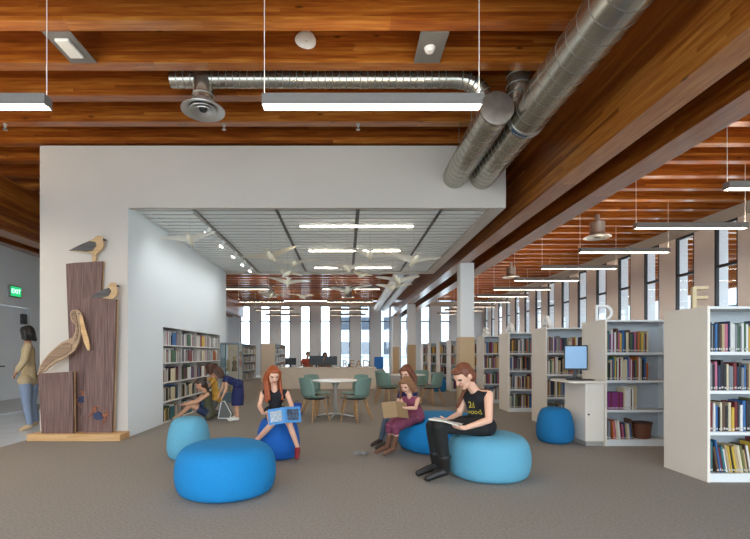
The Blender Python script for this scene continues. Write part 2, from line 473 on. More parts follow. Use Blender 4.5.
# track with spot heads
t = thing('track_light', 'white track with five small spotlights on the slatted ceiling by the bright wall', 'track light', (-2.33, 9.4, 3.46))
obj('rail', bbx(-2.35, -2.31, 6.95, 12.1, 3.425, 3.455, .004, 1), lgrey_m, t)
for y in (7.68, 8.6, 9.53, 10.4, 11.2):
    bm = bmesh.new(); a = V((-2.33, y, 3.36)); d = V((-.5, -.25, -.83)).normalized()
    tube(bm, [(-2.33, y, 3.424), (-2.33, y, 3.37)], .012, 8)
    tube(bm, [a-d*.05, a-d*.045, a+d*.07], [.02, .036, .042], 14)
    h = obj('spot_head', bm, white_m, t)
    obj('lens', tb([a+d*.0705, a+d*.074], .034, 14), spot_m, h)
    ld = bpy.data.lights.new('track_spot', 'SPOT'); ld.energy = 13; ld.color = (.93, .97, 1.); ld.spot_size = 2.0; ld.spot_blend = .9; ld.shadow_soft_size = .03
    lo = bpy.data.objects.new('track_spot', ld); COL.objects.link(lo); lo.location = a+d*.08; lo.rotation_euler = V((-.62, .05, -.78)).to_track_quat('-Z', 'Y').to_euler()

# ------------------------------------------------------------------ ducts and fittings
def spiral_duct(parent, p0, p1, r, n, name='pipe', m=None):
    p = obj(name, tb([p0, p1], r, 36), m or galv_m, parent); sharp(p)
    p0, p1 = V(p0), V(p1); d = (p1-p0)
    for i in range(1, n):
        c = p0+d*(i/n); dn = d.normalized()*.006
        q = obj('seam', tb([c-dn, c, c+dn], [r+.0006, r+.004, r+.0006], 36), galvd_m if m is None else m, p); sharp(q, 60)
    return p
def pipe_bend(pts, r, seg=24, n=24):
    """smooth tube through quadratic corner"""
    a, b, c = [V(p) for p in pts]
    P = [a*(1-t)**2+b*2*t*(1-t)+c*t*t for t in [i/n for i in range(n+1)]]
    return tb(P, r, seg)
cap_m = mat('dull_steel_cap', '8a7f76', .42, metal=.6, noise=.2, nscale=8)
t = thing('air_duct', 'short round steel duct with a flat capped end, running into the white soffit', 'duct', (1.64, 4.87, 3.90))
p = spiral_duct(t, (1.64, 4.87, 3.90), (1.64, 6.737, 3.90), .175, 14)
sharp(obj('end_cap', lt([(0, 0), (.165, 0), (.181, .006), (.181, .03), (.175, .034)], 0, 0, 0, 36), cap_m, None))
ec = bpy.data.objects['end_cap']; ec.parent = t; ec.rotation_euler = (-PI/2, 0, 0); ec.location = (0, -.035, 0)
for y in (5.55, 6.16):
    obj('hanger', tb([(1.56, y, 3.95), (1.56, y, 4.03), (1.56, y, 4.399)], .006, 6), galvd_m, t)
t = thing('air_duct', 'slim round steel duct between the ceiling beams, ending in a round diffuser', 'duct', (-.3, 5.2, 4.44))
spiral_duct(t, (-2.02, 5.235, 4.44), (1.24, 5.235, 4.44), .09, 40)
e = obj('elbow', pipe_bend([(1.24, 5.235, 4.44), (1.64, 5.235, 4.44), (1.64, 5.235, 4.081)], .092), galv_m, t); sharp(e)
for i in range(7):
    tt = .15+.13*i; a, b, c = V((1.24, 5.235, 4.44)), V((1.64, 5.235, 4.44)), V((1.64, 5.235, 4.085))
    pt = a*(1-tt)**2+b*2*tt*(1-tt)+c*tt*tt; dd = ((b-a)*(1-tt)+(c-b)*tt).normalized()*.008
    obj('seam', tb([pt-dd, pt, pt+dd], [.093, .098, .093], 24), galvd_m, e)
e = obj('drop_elbow', pipe_bend([(-1.65, 5.235, 4.50), (-1.65, 5.235, 4.36), (-1.65, 5.235, 4.17)], .12), galv_m, t); sharp(e)
obj('seam', tb([(-1.65, 5.235, 4.24), (-1.65, 5.235, 4.25), (-1.65, 5.235, 4.26)], [.121, .127, .121], 24), galvd_m, e)
def diffuser_rings(parent, x, y, z, R):
    sharp(obj('diffuser_cone', lt([(R*.55, .10), (R*.6, .05), (R*.9, .012), (R, 0), (R*.99, -.012), (R*.82, -.005), (R*.55, .04), (R*.5, .09)], x, y, z, 32), steel_m, parent))
    for k, (a, b) in enumerate(((.62, .50), (.40, .28))):
        sharp(obj('diffuser_ring', lt([(R*b, .035), (R*a, .002), (R*a*.97, -.006), (R*b*.9, .025)], x, y, z-.004*k, 32), steel_m, parent))
    obj('diffuser_core', lt([(0, .03), (R*.2, .025), (R*.16, -.008), (0, -.01)], x, y, z, 20), dark_m, parent)
diffuser_rings(t, -1.65, 5.235, 4.085, .25)
t = thing('air_duct', 'large round steel duct running along the wooden girder overhead into the soffit', 'duct', (2.05, 3., 3.91))
spiral_duct(t, (2.05, -2.5, 3.91), (2.05, 5.02, 3.91), .205, 42)
spiral_duct(t, (2.05, 5.13, 3.90), (2.05, 6.737, 3.90), .188, 13, 'far_pipe')
obj('collar', tb([(2.05, 5.021, 3.91), (2.05, 5.04, 3.91), (2.05, 5.11, 3.90), (2.05, 5.129, 3.90)], [.207, .214, .212, .19], 36), steel_m, t)
obj('blue_tape', (lambda bm: (tube(bm, [(0, 0, 0), (0, .07, 0)], .001, 4), bm)[1])(bmesh.new()), mat('blue_tape', '3f6d8c', .6), t)
bt = bpy.data.objects['blue_tape']; bm = bmesh.new()
R_ = .2155; g = []
for i in range(7):
    a = math.radians(215+i*9); g.append([bm.verts.new((2.05+R_*math.cos(a), yy, 3.907+R_*math.sin(a))) for yy in (5.042, 5.108)])
for a, b in zip(g, g[1:]): bm.faces.new((a[0], b[0], b[1], a[1]))
bmesh.ops.solidify(bm, geom=list(bm.faces), thickness=.001)
bmesh.ops.translate(bm, verts=bm.verts, vec=-wloc(t)); bm.to_mesh(bt.data); bm.free()
v = obj('riser', pipe_bend([(2.02, 5.245, 4.08), (2.02, 5.245, 4.4), (2.02, 5.245, 4.8)], .13), galv_m, t); sharp(v)
for i in range(6):
    tt = .1+.16*i; a, b, c = V((2.02, 5.245, 4.1)), V((2.02, 5.245, 4.4)), V((2.02, 5.245, 4.8))
    pt = a*(1-tt)**2+b*2*tt*(1-tt)+c*tt*tt; dd = ((b-a)*(1-tt)+(c-b)*tt).normalized()*.008
    obj('seam', tb([pt-dd, pt, pt+dd], [.131, .137, .131], 24), galvd_m, v)
for i, (x, lab) in enumerate(((1.88, 'one next to the slatted ceiling'), (2.32, 'one next to the wooden girder'))):
    t = thing('air_duct', 'pale round duct running on beyond the lowered ceiling, ' + lab, 'duct', (x, 18., 4.0))
    spiral_duct(t, (x-.05, 12.31, 3.95), (x-.02, 26.6, 3.95), .17, 20, 'pipe', ductw_m)
    for k in (15, 25, 34): obj('hanger', tb([(x, 4.3205+.616*k, 4.14), (x, 4.3205+.616*k, 4.40)], .006, 6), galvd_m, t)
for i, y in enumerate((10.2, 15.5, 20.7)):
    for j, x in enumerate((5.72, (0, .15, -3.45)[i])):
        if j == 1 and i == 0: continue
        if j == 1: y = 20.9
        t = thing('ceiling_diffuser', '%s round white air diffuser under the beams, %s' % (ORD[i], 'above the bookcases' if j == 0 else 'in the far hall before the service desk'), 'air vent', (x, y, 3.9))
        c = lt([(.155, .02), (.155, .33), (.05, .345), (.05, .50)], x, y, 3.9, 28); sharp(obj('drum', c, steel_m, t))
        diffuser_rings(t, x, y, 3.9, .29)
# plates between the beams
def plate(x0, x1, label):
    t = thing('ceiling_plate', label, 'ceiling plate', ((x0+x1)/2, 4.62, 4.40))
    obj('panel', bbx(x0, x1, 4.392, 4.865, 4.392, 4.4015, .002, 1), grey_m, t); return t
t = plate(-2.96, -2.68, 'grey plate between ceiling beams carrying a square white lamp')
obj('square_lamp', bbx(-2.89, -2.75, 4.47, 4.74, 4.36, 4.3915, .008), white_m, t)
t = plate(.74, 1.02, 'grey plate between ceiling beams carrying a small round white sensor')
obj('sensor', lt([(0, -.045), (.035, -.043), (.05, -.025), (.058, -.0005)], .87, 4.62, 4.391, 24), white_m, t)
bm = bmesh.new(); bmesh.ops.create_uvsphere(bm, u_segments=28, v_segments=16, radius=1)
for v in bm.verts:
    v.co = V((v.co.x*(.115-.02*v.co.z), v.co.y*.03, v.co.z*.098))
bmesh.ops.rotate(bm, verts=bm.verts, cent=(0, 0, 0), matrix=Matrix.Rotation(.35, 3, 'Y'))
bmesh.ops.translate(bm, verts=bm.verts, vec=at(306, 39.5, 4.835))
t = thing('ceiling_access_point', 'white rounded access point on the side of a ceiling beam', 'access point', at(306, 39.5, 4.835))
o = obj('shell', bm, white_m, t, smooth=True)
obj('status_light', lt([(0, -.004), (.008, -.003), (.008, .0)], *(at(306, 41, 4.80)), 10), lgrey_m, t)
for x, lab in ((-4.66, 'nearest the lobby'), (-1.66, 'above the bird sculpture side'), (.18, 'behind the long pendant light')):
    t = thing('sprinkler', 'small ceiling sprinkler head under a beam, ' + lab, 'sprinkler', (x, 6.17, 4.40))
    obj('ceiling_mount', lt([(.03, 0), (.03, -.006)], x, 6.17, 4.4015, 12), lgrey_m, t)
    obj('body', lt([(.02, -.0065), (.02, -.03), (.012, -.035), (.012, -.07)], x, 6.17, 4.401, 10), lgrey_m, t)
    obj('deflector', lt([(0, -.0705), (.028, -.0705), (.03, -.076), (0, -.078)], x, 6.17, 4.401, 12), steel_m, t)

# ------------------------------------------------------------------ mobile of birds
def bird_wing(s):
    bm = bmesh.new(); g = []
    for i in range(11):
        u = i/10; x = s*(.02+.44*u); z = .05*math.sin(u*PI*.9)*1.0+.02*u; sw = -.10*u*u+.03*math.sin(u*PI)
        ch = .17*(1-u)**.6+.02
        g.append([bm.verts.new((x, sw-ch*(j/3-.35), z+.012*math.sin(j/3*PI))) for j in range(4)])
    for a, b in zip(g, g[1:]):
        for j in range(3): bm.faces.new((a[j], b[j], b[j+1], a[j+1]))
    bmesh.ops.solidify(bm, geom=list(bm.faces), thickness=.006); bmesh.ops.recalc_face_normals(bm, faces=list(bm.faces)); return bm
def make_bird(label):
    t = thing('hanging_bird', label, 'bird mobile', (0, 0, 0), 'paper birds under the lowered ceiling')
    b = tb([(0, .17, -.005), (0, .155, 0), (0, .13, .006), (0, .10, .008), (0, .06, 0), (0, 0, -.006), (0, -.07, 0), (0, -.13, .006), (0, -.17, .008)],
           [.002, .010, .026, .030, .028, .048, .045, .022, .006], 14)
    obj('body', b, bird_m, t, smooth=True)
    obj('beak', tb([(0, .165, -.004), (0, .215, -.014)], [.009, .002], 8), gold_m, t)
    bm = bmesh.new(); g = [[bm.verts.new((x*(1+y), -.15-.09*y, .006)) for x in (-.03, 0, .03)] for y in (0, .5, 1)]
    for a, b2 in zip(g, g[1:]):
        for j in range(2): bm.faces.new((a[j], a[j+1], b2[j+1], b2[j]))
    bmesh.ops.solidify(bm, geom=list(bm.faces), thickness=.005)
    obj('tail', bm, birdw_m, t)
    for s in (-1, 1): obj('wing', bird_wing(s), birdw_m, t)
    return t
BIRDS = [(190, 240, 7.3, .95, .15, -.16, 'largest white paper bird, below the track spotlights'), (271, 257, 7.9, 1.1, -.2, -.14, 'white paper bird with wide tan wings under the second dark ceiling slot'),
 (294, 264, 8.6, 1.0, .15, -.05, 'small pale paper bird just beyond the wide-winged one'), (287, 274, 9.4, .85, .9, .1, 'paper bird gliding at the far edge of the slatted ceiling'),
 (288, 283, 9.0, .95, .2, .06, 'lowest of the paper birds before the far wooden beams on the lobby side'), (370, 256, 8.2, 1.05, -.1, .18, 'white paper bird between the first two strip lights'),
 (414, 261, 8.0, 1.1, .3, .02, 'paper bird beneath the last dark slot, next to the girder'), (347, 269, 8.8, .95, -.3, .0, 'paper bird in front of the third strip light'),
 (362, 276, 10.6, .7, .8, .0, 'tiny paper bird by the far edge of the slatted ceiling'), (347, 291, 8.4, 1.0, .1, -.08, 'lowest paper bird, above the service desk'),
 (398, 281, 8.6, .95, -.4, .05, 'upper of two tan birds before the pale ducts'), (393, 288, 9.2, .9, .35, -.06, 'lower of two tan birds before the pale ducts'),
 (271, 296, 10.8, .8, .6, .05, 'faint paper bird before the far beams beside the wall corner'), (302, 297, 10.2, .8, -.5, .1, 'paper bird hanging low before the far pendant lights')]
proto = None
for (px, py, Y, sc, yaw, roll, lab) in BIRDS:
    lab = lab[0].upper()+lab[1:] if False else lab
    p = at(px, py, Y)
    if proto is None: proto = make_bird(lab); b = proto
    else: b = dup(proto, label=lab)
    b.location = p; b.rotation_euler = (rnd.uniform(-.42, -.15), roll, yaw); b.scale = (sc,)*3
bpy.context.view_layer.update()
for b in [o for o in COL.objects if o.name.startswith('hanging_bird')]:
    w = obj('thread', tb([(0, 0, .03), (0, 0, max(.1, (3.468-b.location.z)/b.scale.x))], .0016, 5), lgrey_m); w.parent = b
    # thread hangs plumb
    R = b.rotation_euler.to_matrix(); w.rotation_euler = R.inverted().to_euler()

# ------------------------------------------------------------------ bird sculpture on posts
t = thing('bird_sculpture', 'wooden wall sculpture of three brown posts with two gulls and a pelican', 'sculpture', (-3.9, 6.6, 0))
def W(pts, Y): return [((px-345)/450*Y, 1.25+(354-py)/450*Y) for px, py in pts]
def cut(name, pts, y0, y1, m, parent=t):
    return obj(name, prism(W(pts, (y0+y1)/2), y0, y1), m, parent)
obj('base_board', bbx(-4.56, -3.22, 6.44, 6.735, .0, .10, .008), bench_m, t)
def base_fix(pts, y):  # drop the foot of an outline on to the board
    return pts
yb0, yb1 = 6.655, 6.72
def post(name, pts, y0, y1, edge):
    p = W(pts, (y0+y1)/2); p = [(x, max(z, .101)) for x, z in p]
    o = obj(name, prism(p, y0, y1), post_m, t)
    cx = sum(a for a, _ in p)/len(p); cz = sum(b for _, b in p)/len(p)
    q = [(cx+(a-cx)*1.022, cz+(b-cz)*1.004) for a, b in p]; q = [(x, max(z, .1015)) for x, z in q]
    obj('edge_backing', prism(q, y1+.001, y1+.018), bench_m, o)
post('post', [(66.5, 264), (75, 263), (103, 261.5), (101, 300), (103, 436), (70, 436), (69.5, 340)], 6.665, 6.70, 0)
post('post', [(84.5, 299.5), (90, 297.5), (116.5, 299.5), (115, 360), (112.5, 436), (84.5, 436), (85.5, 360)], 6.58, 6.63, 0)
post('post', [(39, 373.5), (73.5, 371.5), (74, 436), (42.5, 436)], 6.52, 6.56, 0)
g = cut('gull', [(69.5, 250.5), (76, 246.8), (83, 244), (90, 240.5), (94, 238.6), (96, 236.6), (99, 235.6), (102, 236.6), (103.6, 238.6), (106.8, 240), (103.5, 241.6), (104.2, 245.5), (102.5, 249.5), (98.5, 252), (96.6, 254.5), (96, 261.4), (92.3, 261.4), (92.4, 254), (87, 252.5), (80, 251.5)], 6.655, 6.675, gull_m)
cut('wing', [(69, 250.8), (75, 247.5), (82, 244), (90, 241), (95.5, 242), (96, 246), (92.5, 250.5), (87, 251.5), (80, 250.6), (74, 250.3)], 6.642, 6.6545, gullw_m, g)
cut('beak', [(103, 238.2), (107.5, 240), (103.2, 241.2)], 6.648, 6.6545, dark_m, g)
g = cut('gull', [(90.5, 296.5), (98, 293), (104, 290), (108, 287.5), (109.5, 284), (112, 282.4), (115.5, 282.7), (117, 284.8), (120.4, 286.2), (117, 287.4), (118, 292), (116.5, 296), (113, 299.3), (100, 298.8)], 6.585, 6.605, gull_m)
cut('wing', [(90, 297), (97, 292.5), (103, 289.6), (109, 288), (111, 291), (108, 296), (101, 298.2)], 6.57, 6.5845, gullw_m, g)
cut('beak', [(116.8, 284.6), (121, 286.2), (116.8, 287.2)], 6.578, 6.5845, dark_m, g)
pel2_m = wood('pelican_tan', [(.2, '94765a'), (.5, 'ab8d6d'), (.8, 'bd9f7e')], 'X', rough=.6, lamamt=.15, knots=False)
pl = cut('pelican', [(38, 375), (40, 367), (44, 360), (50, 353), (57, 346.5), (63, 342), (68.5, 339.5), (73, 337.5), (75.5, 332), (76, 325), (72, 321), (70.5, 315), (71.5, 311), (75.5, 309.6), (79.5, 310.5), (82, 314), (81.5, 319), (80.5, 326), (81, 334), (79.5, 342), (75, 350.5), (67, 357), (58, 361.5), (51, 366), (46, 371), (42, 373)], 6.50, 6.525, pel2_m)
cut('wing', [(38.6, 374.4), (41, 366), (46, 358.5), (53, 351), (60, 345.5), (67, 342.5), (72, 344.5), (71, 350), (64, 355.5), (55, 359), (47.5, 365)], 6.485, 6.499, pel_m, pl)
cut('nape', [(72.6, 320), (71.2, 315), (72, 311.5), (75, 310.4), (76, 314), (77.5, 322), (78.5, 332), (77, 339), (74, 341.5), (76.3, 333), (76.8, 325)], 6.488, 6.499, pel_m, pl)
cut('beak', [(79.6, 316.5), (82.3, 315), (85, 326), (88.5, 338), (90, 347), (89.5, 350.5), (87.5, 350), (84, 342), (81, 331)], 6.49, 6.499, bench_m, pl)
cut('eye', [(78.2, 313.2), (79.2, 312.8), (79.6, 313.8), (78.6, 314.3)], 6.492, 6.499, dark_m, pl)
def crab(px, py, Y, s, rot, label):
    c = at(px, py, Y)
    M = lambda a, b: (c.x+s*(a*math.cos(rot)-b*math.sin(rot)), c.z+s*(a*math.sin(rot)+b*math.cos(rot)))
    sh = obj('crab', prism([M(.075*math.cos(a)*(1+.12*math.cos(4*a)), .055*math.sin(a)*(1+.15*math.cos(3*a))) for a in [2*PI*i/20 for i in range(20)]], Y-.018, Y), crab_m, t)
    for sd in (-1, 1):
        for k in range(4):
            a = .9-.45*k; p0 = M(sd*.06*math.cos(a*.6), .04*math.sin(a)); p1 = M(sd*(.115-.005*k), .05*math.sin(a)+.035-.01*k); p2 = M(sd*(.15-.012*k), .09*math.sin(a)-.02-.02*k)
            obj('leg', tb([(p0[0], Y-.008, p0[1]), (p1[0], Y-.012, p1[1]), (p2[0], Y-.008, p2[1])], [.007, .006, .002], 6), crabo_m, sh)
        p0, p1, p2 = M(sd*.055, .045), M(sd*.11, .10), M(sd*.04, .125)
        obj('claw', tb([(p0[0], Y-.01, p0[1]), (p1[0], Y-.014, p1[1]), (p2[0], Y-.01, p2[1])], [.009, .014, .003], 6), crabo_m, sh)
crab(98.5, 416, 6.578, 1.0, -.5, '')
crab(82.2, 399, 6.663, .8, .7, '')
# ------------------------------------------------------------------ poufs
def pouf_profile(r, h, kind):
    K = [(.80, 0), (.92, .07), (.985, .24), (1, .42), (.985, .60), (.93, .77), (.82, .89), (.66, .955), (.45, .985), (.2, .998), (0, 1)] if kind == 'low' else \
        [(.72, 0), (.88, .05), (.975, .17), (1, .32), (.975, .5), (.915, .68), (.83, .82), (.71, .92), (.5, .975), (.25, .995), (0, 1)]
    K = [(a*r, b*h) for a, b in K]; q = []
    for i in range(len(K)-1):
        p0 = K[max(i-1, 0)]; p1 = K[i]; p2 = K[i+1]; p3 = K[i+2] if i+2 < len(K) else (-K[i][0], K[i][1])
        m = max(2, int(math.hypot(p2[0]-p1[0], p2[1]-p1[1])/.016))
        for k in range(m):
            t = k/m
            q.append(tuple(.5*(2*p1[j]+(p2[j]-p0[j])*t+(2*p0[j]-5*p1[j]+4*p2[j]-p3[j])*t*t+(3*p1[j]-p0[j]-3*p2[j]+p3[j])*t**3) for j in (0, 1)))
    q.append((0, h)); return q
POUFS = []
def pouf(x, y, r, h, kind, m, label, tab=None):
    t = thing('pouf', label, 'pouf', (x, y, 0), 'round felt poufs')
    o = obj('cover', lt([(max(a, 0), b+.004) for a, b in pouf_profile(r, h-.004, kind)], x, y, 0, 96), m, t, smooth=True)
    br = r*(.72 if kind == 'low' else .66)
    obj('glide_base', lt([(0, 0), (br*.6, 0), (br*.6, .0035)], x, y, .0002, 32), black_m, t)
    if tab is not None:
        p = V((x+r*math.cos(tab)*.995, y+r*math.sin(tab)*.995, h*.47)); d = V((math.cos(tab), math.sin(tab), 0)); s = V((-d.y, d.x, 0))
        bm = bmesh.new(); a = [p-d*.02-s*.012, p+d*.022-s*.012, p+d*.022+s*.012, p-d*.02+s*.012]
        lo = [bm.verts.new(v-V((0, 0, .006))) for v in a]; hi = [bm.verts.new(v+V((0, 0, .006))) for v in a]
        bm.faces.new(lo[::-1]); bm.faces.new(hi)
        for i in range(4): bm.faces.new((lo[i], lo[(i+1) % 4], hi[(i+1) % 4], hi[i]))
        obj('pull_tab', bm, black_m, t)
    POUFS.append(o); return t
pouf(-1.085, 4.11, .45, .455, 'low', blue_m, 'large bright blue round pouf with nobody on it, in front of the reading girl')
POUF_B = pouf(1.475, 4.64, .415, .455, 'low', teal_m, 'pale blue round pouf the woman in the black tank top sits on', tab=PI*.99+.25)
pouf(1.29, 5.97, .60, .47, 'low', blue_m, 'wide bright blue round pouf shared by the two small girls')
pouf(-.81, 5.46, .262, .50, 'egg', blue2_m, 'tall royal blue pouf under the red-haired girl')
pouf(-1.88, 5.42, .252, .50, 'egg', teal_m, 'tall pale teal pouf with nobody on it, near the shelf niche')
pouf(2.985, 6.40, .25, .50, 'egg', blue3_m, 'deep blue pouf pushed against the computer stand')
pouf(3.16, 15.0, .22, .48, 'egg', blue3_m, 'small deep blue pouf far off beside the bookcase ends')

# ------------------------------------------------------------------ bookcases
RX = 3.526; RL = 2.80; RD = .60
ROWS = [4.377, 6.10, 7.9, 9.7, 11.48, 13.26, 15.04, 16.8, 18.6, 20.4]
LEV = [.085, .490, .893, 1.272]
def make_bookcase(label):
    t = thing('bookcase', label, 'bookcase', (0, 0, 0), 'double-sided bookcases in rows')
    obj('end_panel', bbx(0, .028, 0, RD, .0, 1.717, .002, 1), case_m, t)
    obj('end_panel', bbx(RL-.028, RL, 0, RD, .0, 1.717, .002, 1), case_m, t)
    obj('top_panel', bx(.0285, RL-.0285, 0.004, RD-.004, 1.690, 1.714), casew_m, t)
    obj('kick_plate', bx(.0285, RL-.0285, .012, RD-.012, 0, .0595), casew_m, t)
    obj('back_panel', bx(.0285, RL-.0285, RD/2-.006, RD/2+.006, .0855, 1.6895), back_m, t)
    for z in LEV:
        for s in (0, 1):
            y0, y1 = (.006, RD/2-.0065) if s == 0 else (RD/2+.0065, RD-.006)
            bm = bmesh.new(); box(bm, .0285, RL-.0285, y0, y1, z-.025, z)
            if z > .1:
                yl = y0 if s == 0 else y1-.006
                box(bm, .0285, RL-.0285, yl, yl+.006, z-.032, z-.0251)
            obj('shelf', bm, casew_m, t)
    for i in (1, 2):
        x = RL/3*i
        for a, b in zip([.0855]+[z+.0005 for z in LEV[1:]], [z-.033 for z in LEV[1:]]+[1.6895]):
            obj('upright', bx(x-.012, x+.012, .20, RD/2-.007, a, b), casew_m, t)
    return t
NAMES = ['nearest white bookcase, with the letter E on top, cut by the frame', 'second white bookcase from the front, with the computer stand at its end',
         'third white bookcase from the front, behind the deep blue pouf and monitor', 'fourth white bookcase from the front']
NAMES += ['%s white bookcase from the front, far down the row' % ORD[i] for i in range(4, 10)]
BC = []
for i, y in enumerate(ROWS):
    b = make_bookcase(NAMES[0]) if i == 0 else dup(BC[0], label=NAMES[i])
    b.location = (RX, y, 0); BC.append(b)

# ------------------------------------------------------------------ books
PAL = {'dark red': '6f1f22', 'navy': '1f2a48', 'black': '1c1b1d', 'tan': 'b39a74', 'grey': '7d7f83', 'white': 'd8d5cf', 'green': '3d5e3f', 'brown': '59402e',
       'blue': '2f5f93', 'yellow': 'c9a53a', 'purple': '7c2a6b', 'orange': 'b5622c', 'teal': '2f6b72', 'cream': 'cdbf9f', 'pink': 'b3617a', 'olive': '6a6a3a'}
BM = {k: mat('book_'+k.replace(' ', '_'), v, .5) for k, v in PAL.items()}
PW = [('dark red', 9), ('navy', 8), ('black', 13), ('tan', 10), ('grey', 9), ('white', 12), ('green', 6), ('brown', 10), ('blue', 6), ('yellow', 5), ('purple', 3), ('orange', 4), ('teal', 4), ('cream', 8), ('pink', 2), ('olive', 5)]
pages_m = mat('book_pages', 'ded6c4', .9); sticker_m = mat('spine_sticker', 'bdb8ae', .6)
def pick():
    r = rnd.uniform(0, sum(w for _, w in PW))
    for k, w in PW:
        r -= w
        if r <= 0: return k
    return 'tan'
BMESH = {}
def book_mesh(col):
    """unit book: thickness x 0..1, spine at y=0, depth 1, height 1"""
    if col in BMESH: return BMESH[col]
    bm = bmesh.new()
    pr = [(0.0, .045), (.18, .008), (.5, 0), (.82, .008), (1., .045), (1., 1.), (.90, 1.), (.90, .09), (.10, .09), (.10, 1.), (0., 1.)]
    a = [bm.verts.new((x, y, 0)) for x, y in pr]; b = [bm.verts.new((x, y, 1)) for x, y in pr]
    n = len(pr)
    for i in range(n): bm.faces.new((a[i], a[(i+1) % n], b[(i+1) % n], b[i]))
    for q in (a, b):
        for idx in ((0, 1, 2, 3, 4, 7, 8), (4, 5, 6, 7), (8, 9, 10, 0)):
            try: bm.faces.new([q[i] for i in idx])
            except Exception: pass
    bmesh.ops.recalc_face_normals(bm, faces=list(bm.faces))
    box(bm, .105, .895, .1, .97, .02, .98, mi=1)
    vs = [bm.verts.new(p) for p in ((.14, .0, .06), (.86, .0, .06), (.86, .0, .13), (.14, .0, .13))]
    for v in vs: v.co.y = -.006
    f = bm.faces.new(vs); f.material_index = 2
    me = bpy.data.meshes.new('book'); bm.to_mesh(me); bm.free()
    for m in (BM[col], pages_m, sticker_m): me.materials.append(m)
    BMESH[col] = me; return me
def book(col, th, dp, ht, loc, rotz, label, group, tilt=0, name='library_book'):
    o = bpy.data.objects.new(name, book_mesh(col)); COL.objects.link(o)
    o.scale = (th, dp, ht); o.location = loc; o.rotation_euler = (0, tilt, rotz)
    return tag(o, label, 'book', group)
STUFF = {}
def stuff_box(col, x0, x1, y0, y1, z0, z1):
    STUFF.setdefault(col, []).append((x0, x1, y0, y1, z0, z1))
SHN = ['bottom shelf', 'third shelf down', 'second shelf down', 'top shelf']
RN = ['nearest', 'second', 'third', 'fourth']
XMAX = [.42, .72, .50, .40]
for r, y in enumerate(ROWS):
    for li, z in enumerate(LEV):
        gapz = (LEV+[1.69])[li+1]-z-.035
        x = RX+.036; n = 0; leaned = False; base_h = rnd.uniform(.255, .29)
        lim = 0
        purple = (r == 1 and li == 1)
        stop = x+{(1, 3): .58, (1, 2): .56, (1, 1): .41, (1, 0): .34}.get((r, li), 9)
        while x < RX+RL-.08:
            th = rnd.uniform(.014, .032) if r < 4 else rnd.uniform(.018, .045)
            ht = min(gapz-.02, max(.16, rnd.gauss(base_h, .022))); dp = rnd.uniform(.15, .19)
            col = pick()
            if purple: 
                if n < 11: col = rnd.choice(['purple', 'purple', 'purple', 'dark red']); ht = .235; th = .021
                else: col = rnd.choice(['tan', 'cream', 'brown', 'white'])
            if any(abs((x+th/2)-(RX+RL/3*i)) < .05+th/2 for i in (1, 2)):
                x = RX+RL/3*(1 if x < RX+RL/3+.2 else 2)+.06; continue
            if x > stop and x < RX+RL/3: x = RX+RL/3+.06; continue
            if r < 4 and x-RX < XMAX[r]:
                n += 1
                lab = '%s book, %s from the end panel, %s, %s bookcase' % (col, ORD[n-1], SHN[li], RN[r])
                lean = 0
                if li == 0 and r < 2 and n > 3:
                    lean = -.16 if r == 0 else -.1
                if lean:
                    th2 = th*math.cos(lean)+.0005
                    o = book(col, th, dp, ht-.03, (x+.0, y+.035+rnd.uniform(0, .008), z+.003-th*math.sin(lean)*0), 0, lab, 'books on the %s of the %s bookcase' % (SHN[li], RN[r]), tilt=lean)
                    o.location.z = z+.001+max(0, th*math.sin(-lean)*0)
                    o.location.x += (ht-.03)*math.sin(-lean)*.9 if False else .04
                    if o.rotation_euler.y < 0: o.location.z = z+.001
                    x += th/math.cos(lean)+.002; leaned = True
                    continue
                book(col, th, dp, ht, (x, y+.035+rnd.uniform(0, .012), z+.001), 0, lab, 'books on the %s of the %s bookcase' % (SHN[li], RN[r]))
            else:
                if x > RX+1.9 and r > 0: break
                if leaned: x += .05; leaned = False; continue
                stuff_box(col, x, x+th-.001, y+.04, y+.04+dp, z+.001, z+.001+ht)
            x += th+.0012
# letters standing on the bookcase ends
for i, (ch, s) in enumerate(zip('EDAABC', (.0,)*6)):
    y = ROWS[i]
    bm = text_mesh(ch, .34, .045)
    zmin = min(v.co.y for v in bm.verts)
    M = Matrix.Translation((RX+.15, y+.30, 1.7155)) @ Matrix.Rotation(-.45 if i < 2 else -1.1, 4, 'Z') @ Matrix.Rotation(PI/2, 4, 'X') @ Matrix.Translation((0, -zmin, 0))
    bmesh.ops.transform(bm, matrix=M, verts=bm.verts)
    t = thing('letter_sculpture', 'pale three-dimensional letter %s standing on the %s bookcase' % (ch, ORD[i] if i else 'nearest'), 'letter', (RX+.15, y+.30, 1.7155), 'letters on the bookcases')
    o = obj('body', bm, [gold_m if i == 0 else white_m, white_m], t)
    for p in o.data.polygons:
        if i == 0 and (p.center.x > .03): p.material_index = 1
    obj('foot_pad', bx(RX+.13, RX+.17, y+.285, y+.315, 1.7143, 1.7154), lgrey_m, t)

# storage bin on the second bookcase
t = thing('storage_bin', 'round brown bin at the end of the bottom shelf of the second bookcase', 'bin', (4.08, 6.26, .086))
obj('body', lt([(.0, .0), (.105, 0), (.125, .22), (.115, .22), (.10, .01), (0, .01)], 4.12, 6.255, .0865, 24), mat('bin_brown', '6b3c26', .7), t, smooth=False)
obj('rim', lt([(.1255, .2), (.132, .2), (.132, .222), (.1255, .222)], 4.12, 6.255, .0865, 24), mat('bin_rim', '4e2a1a', .7), t)

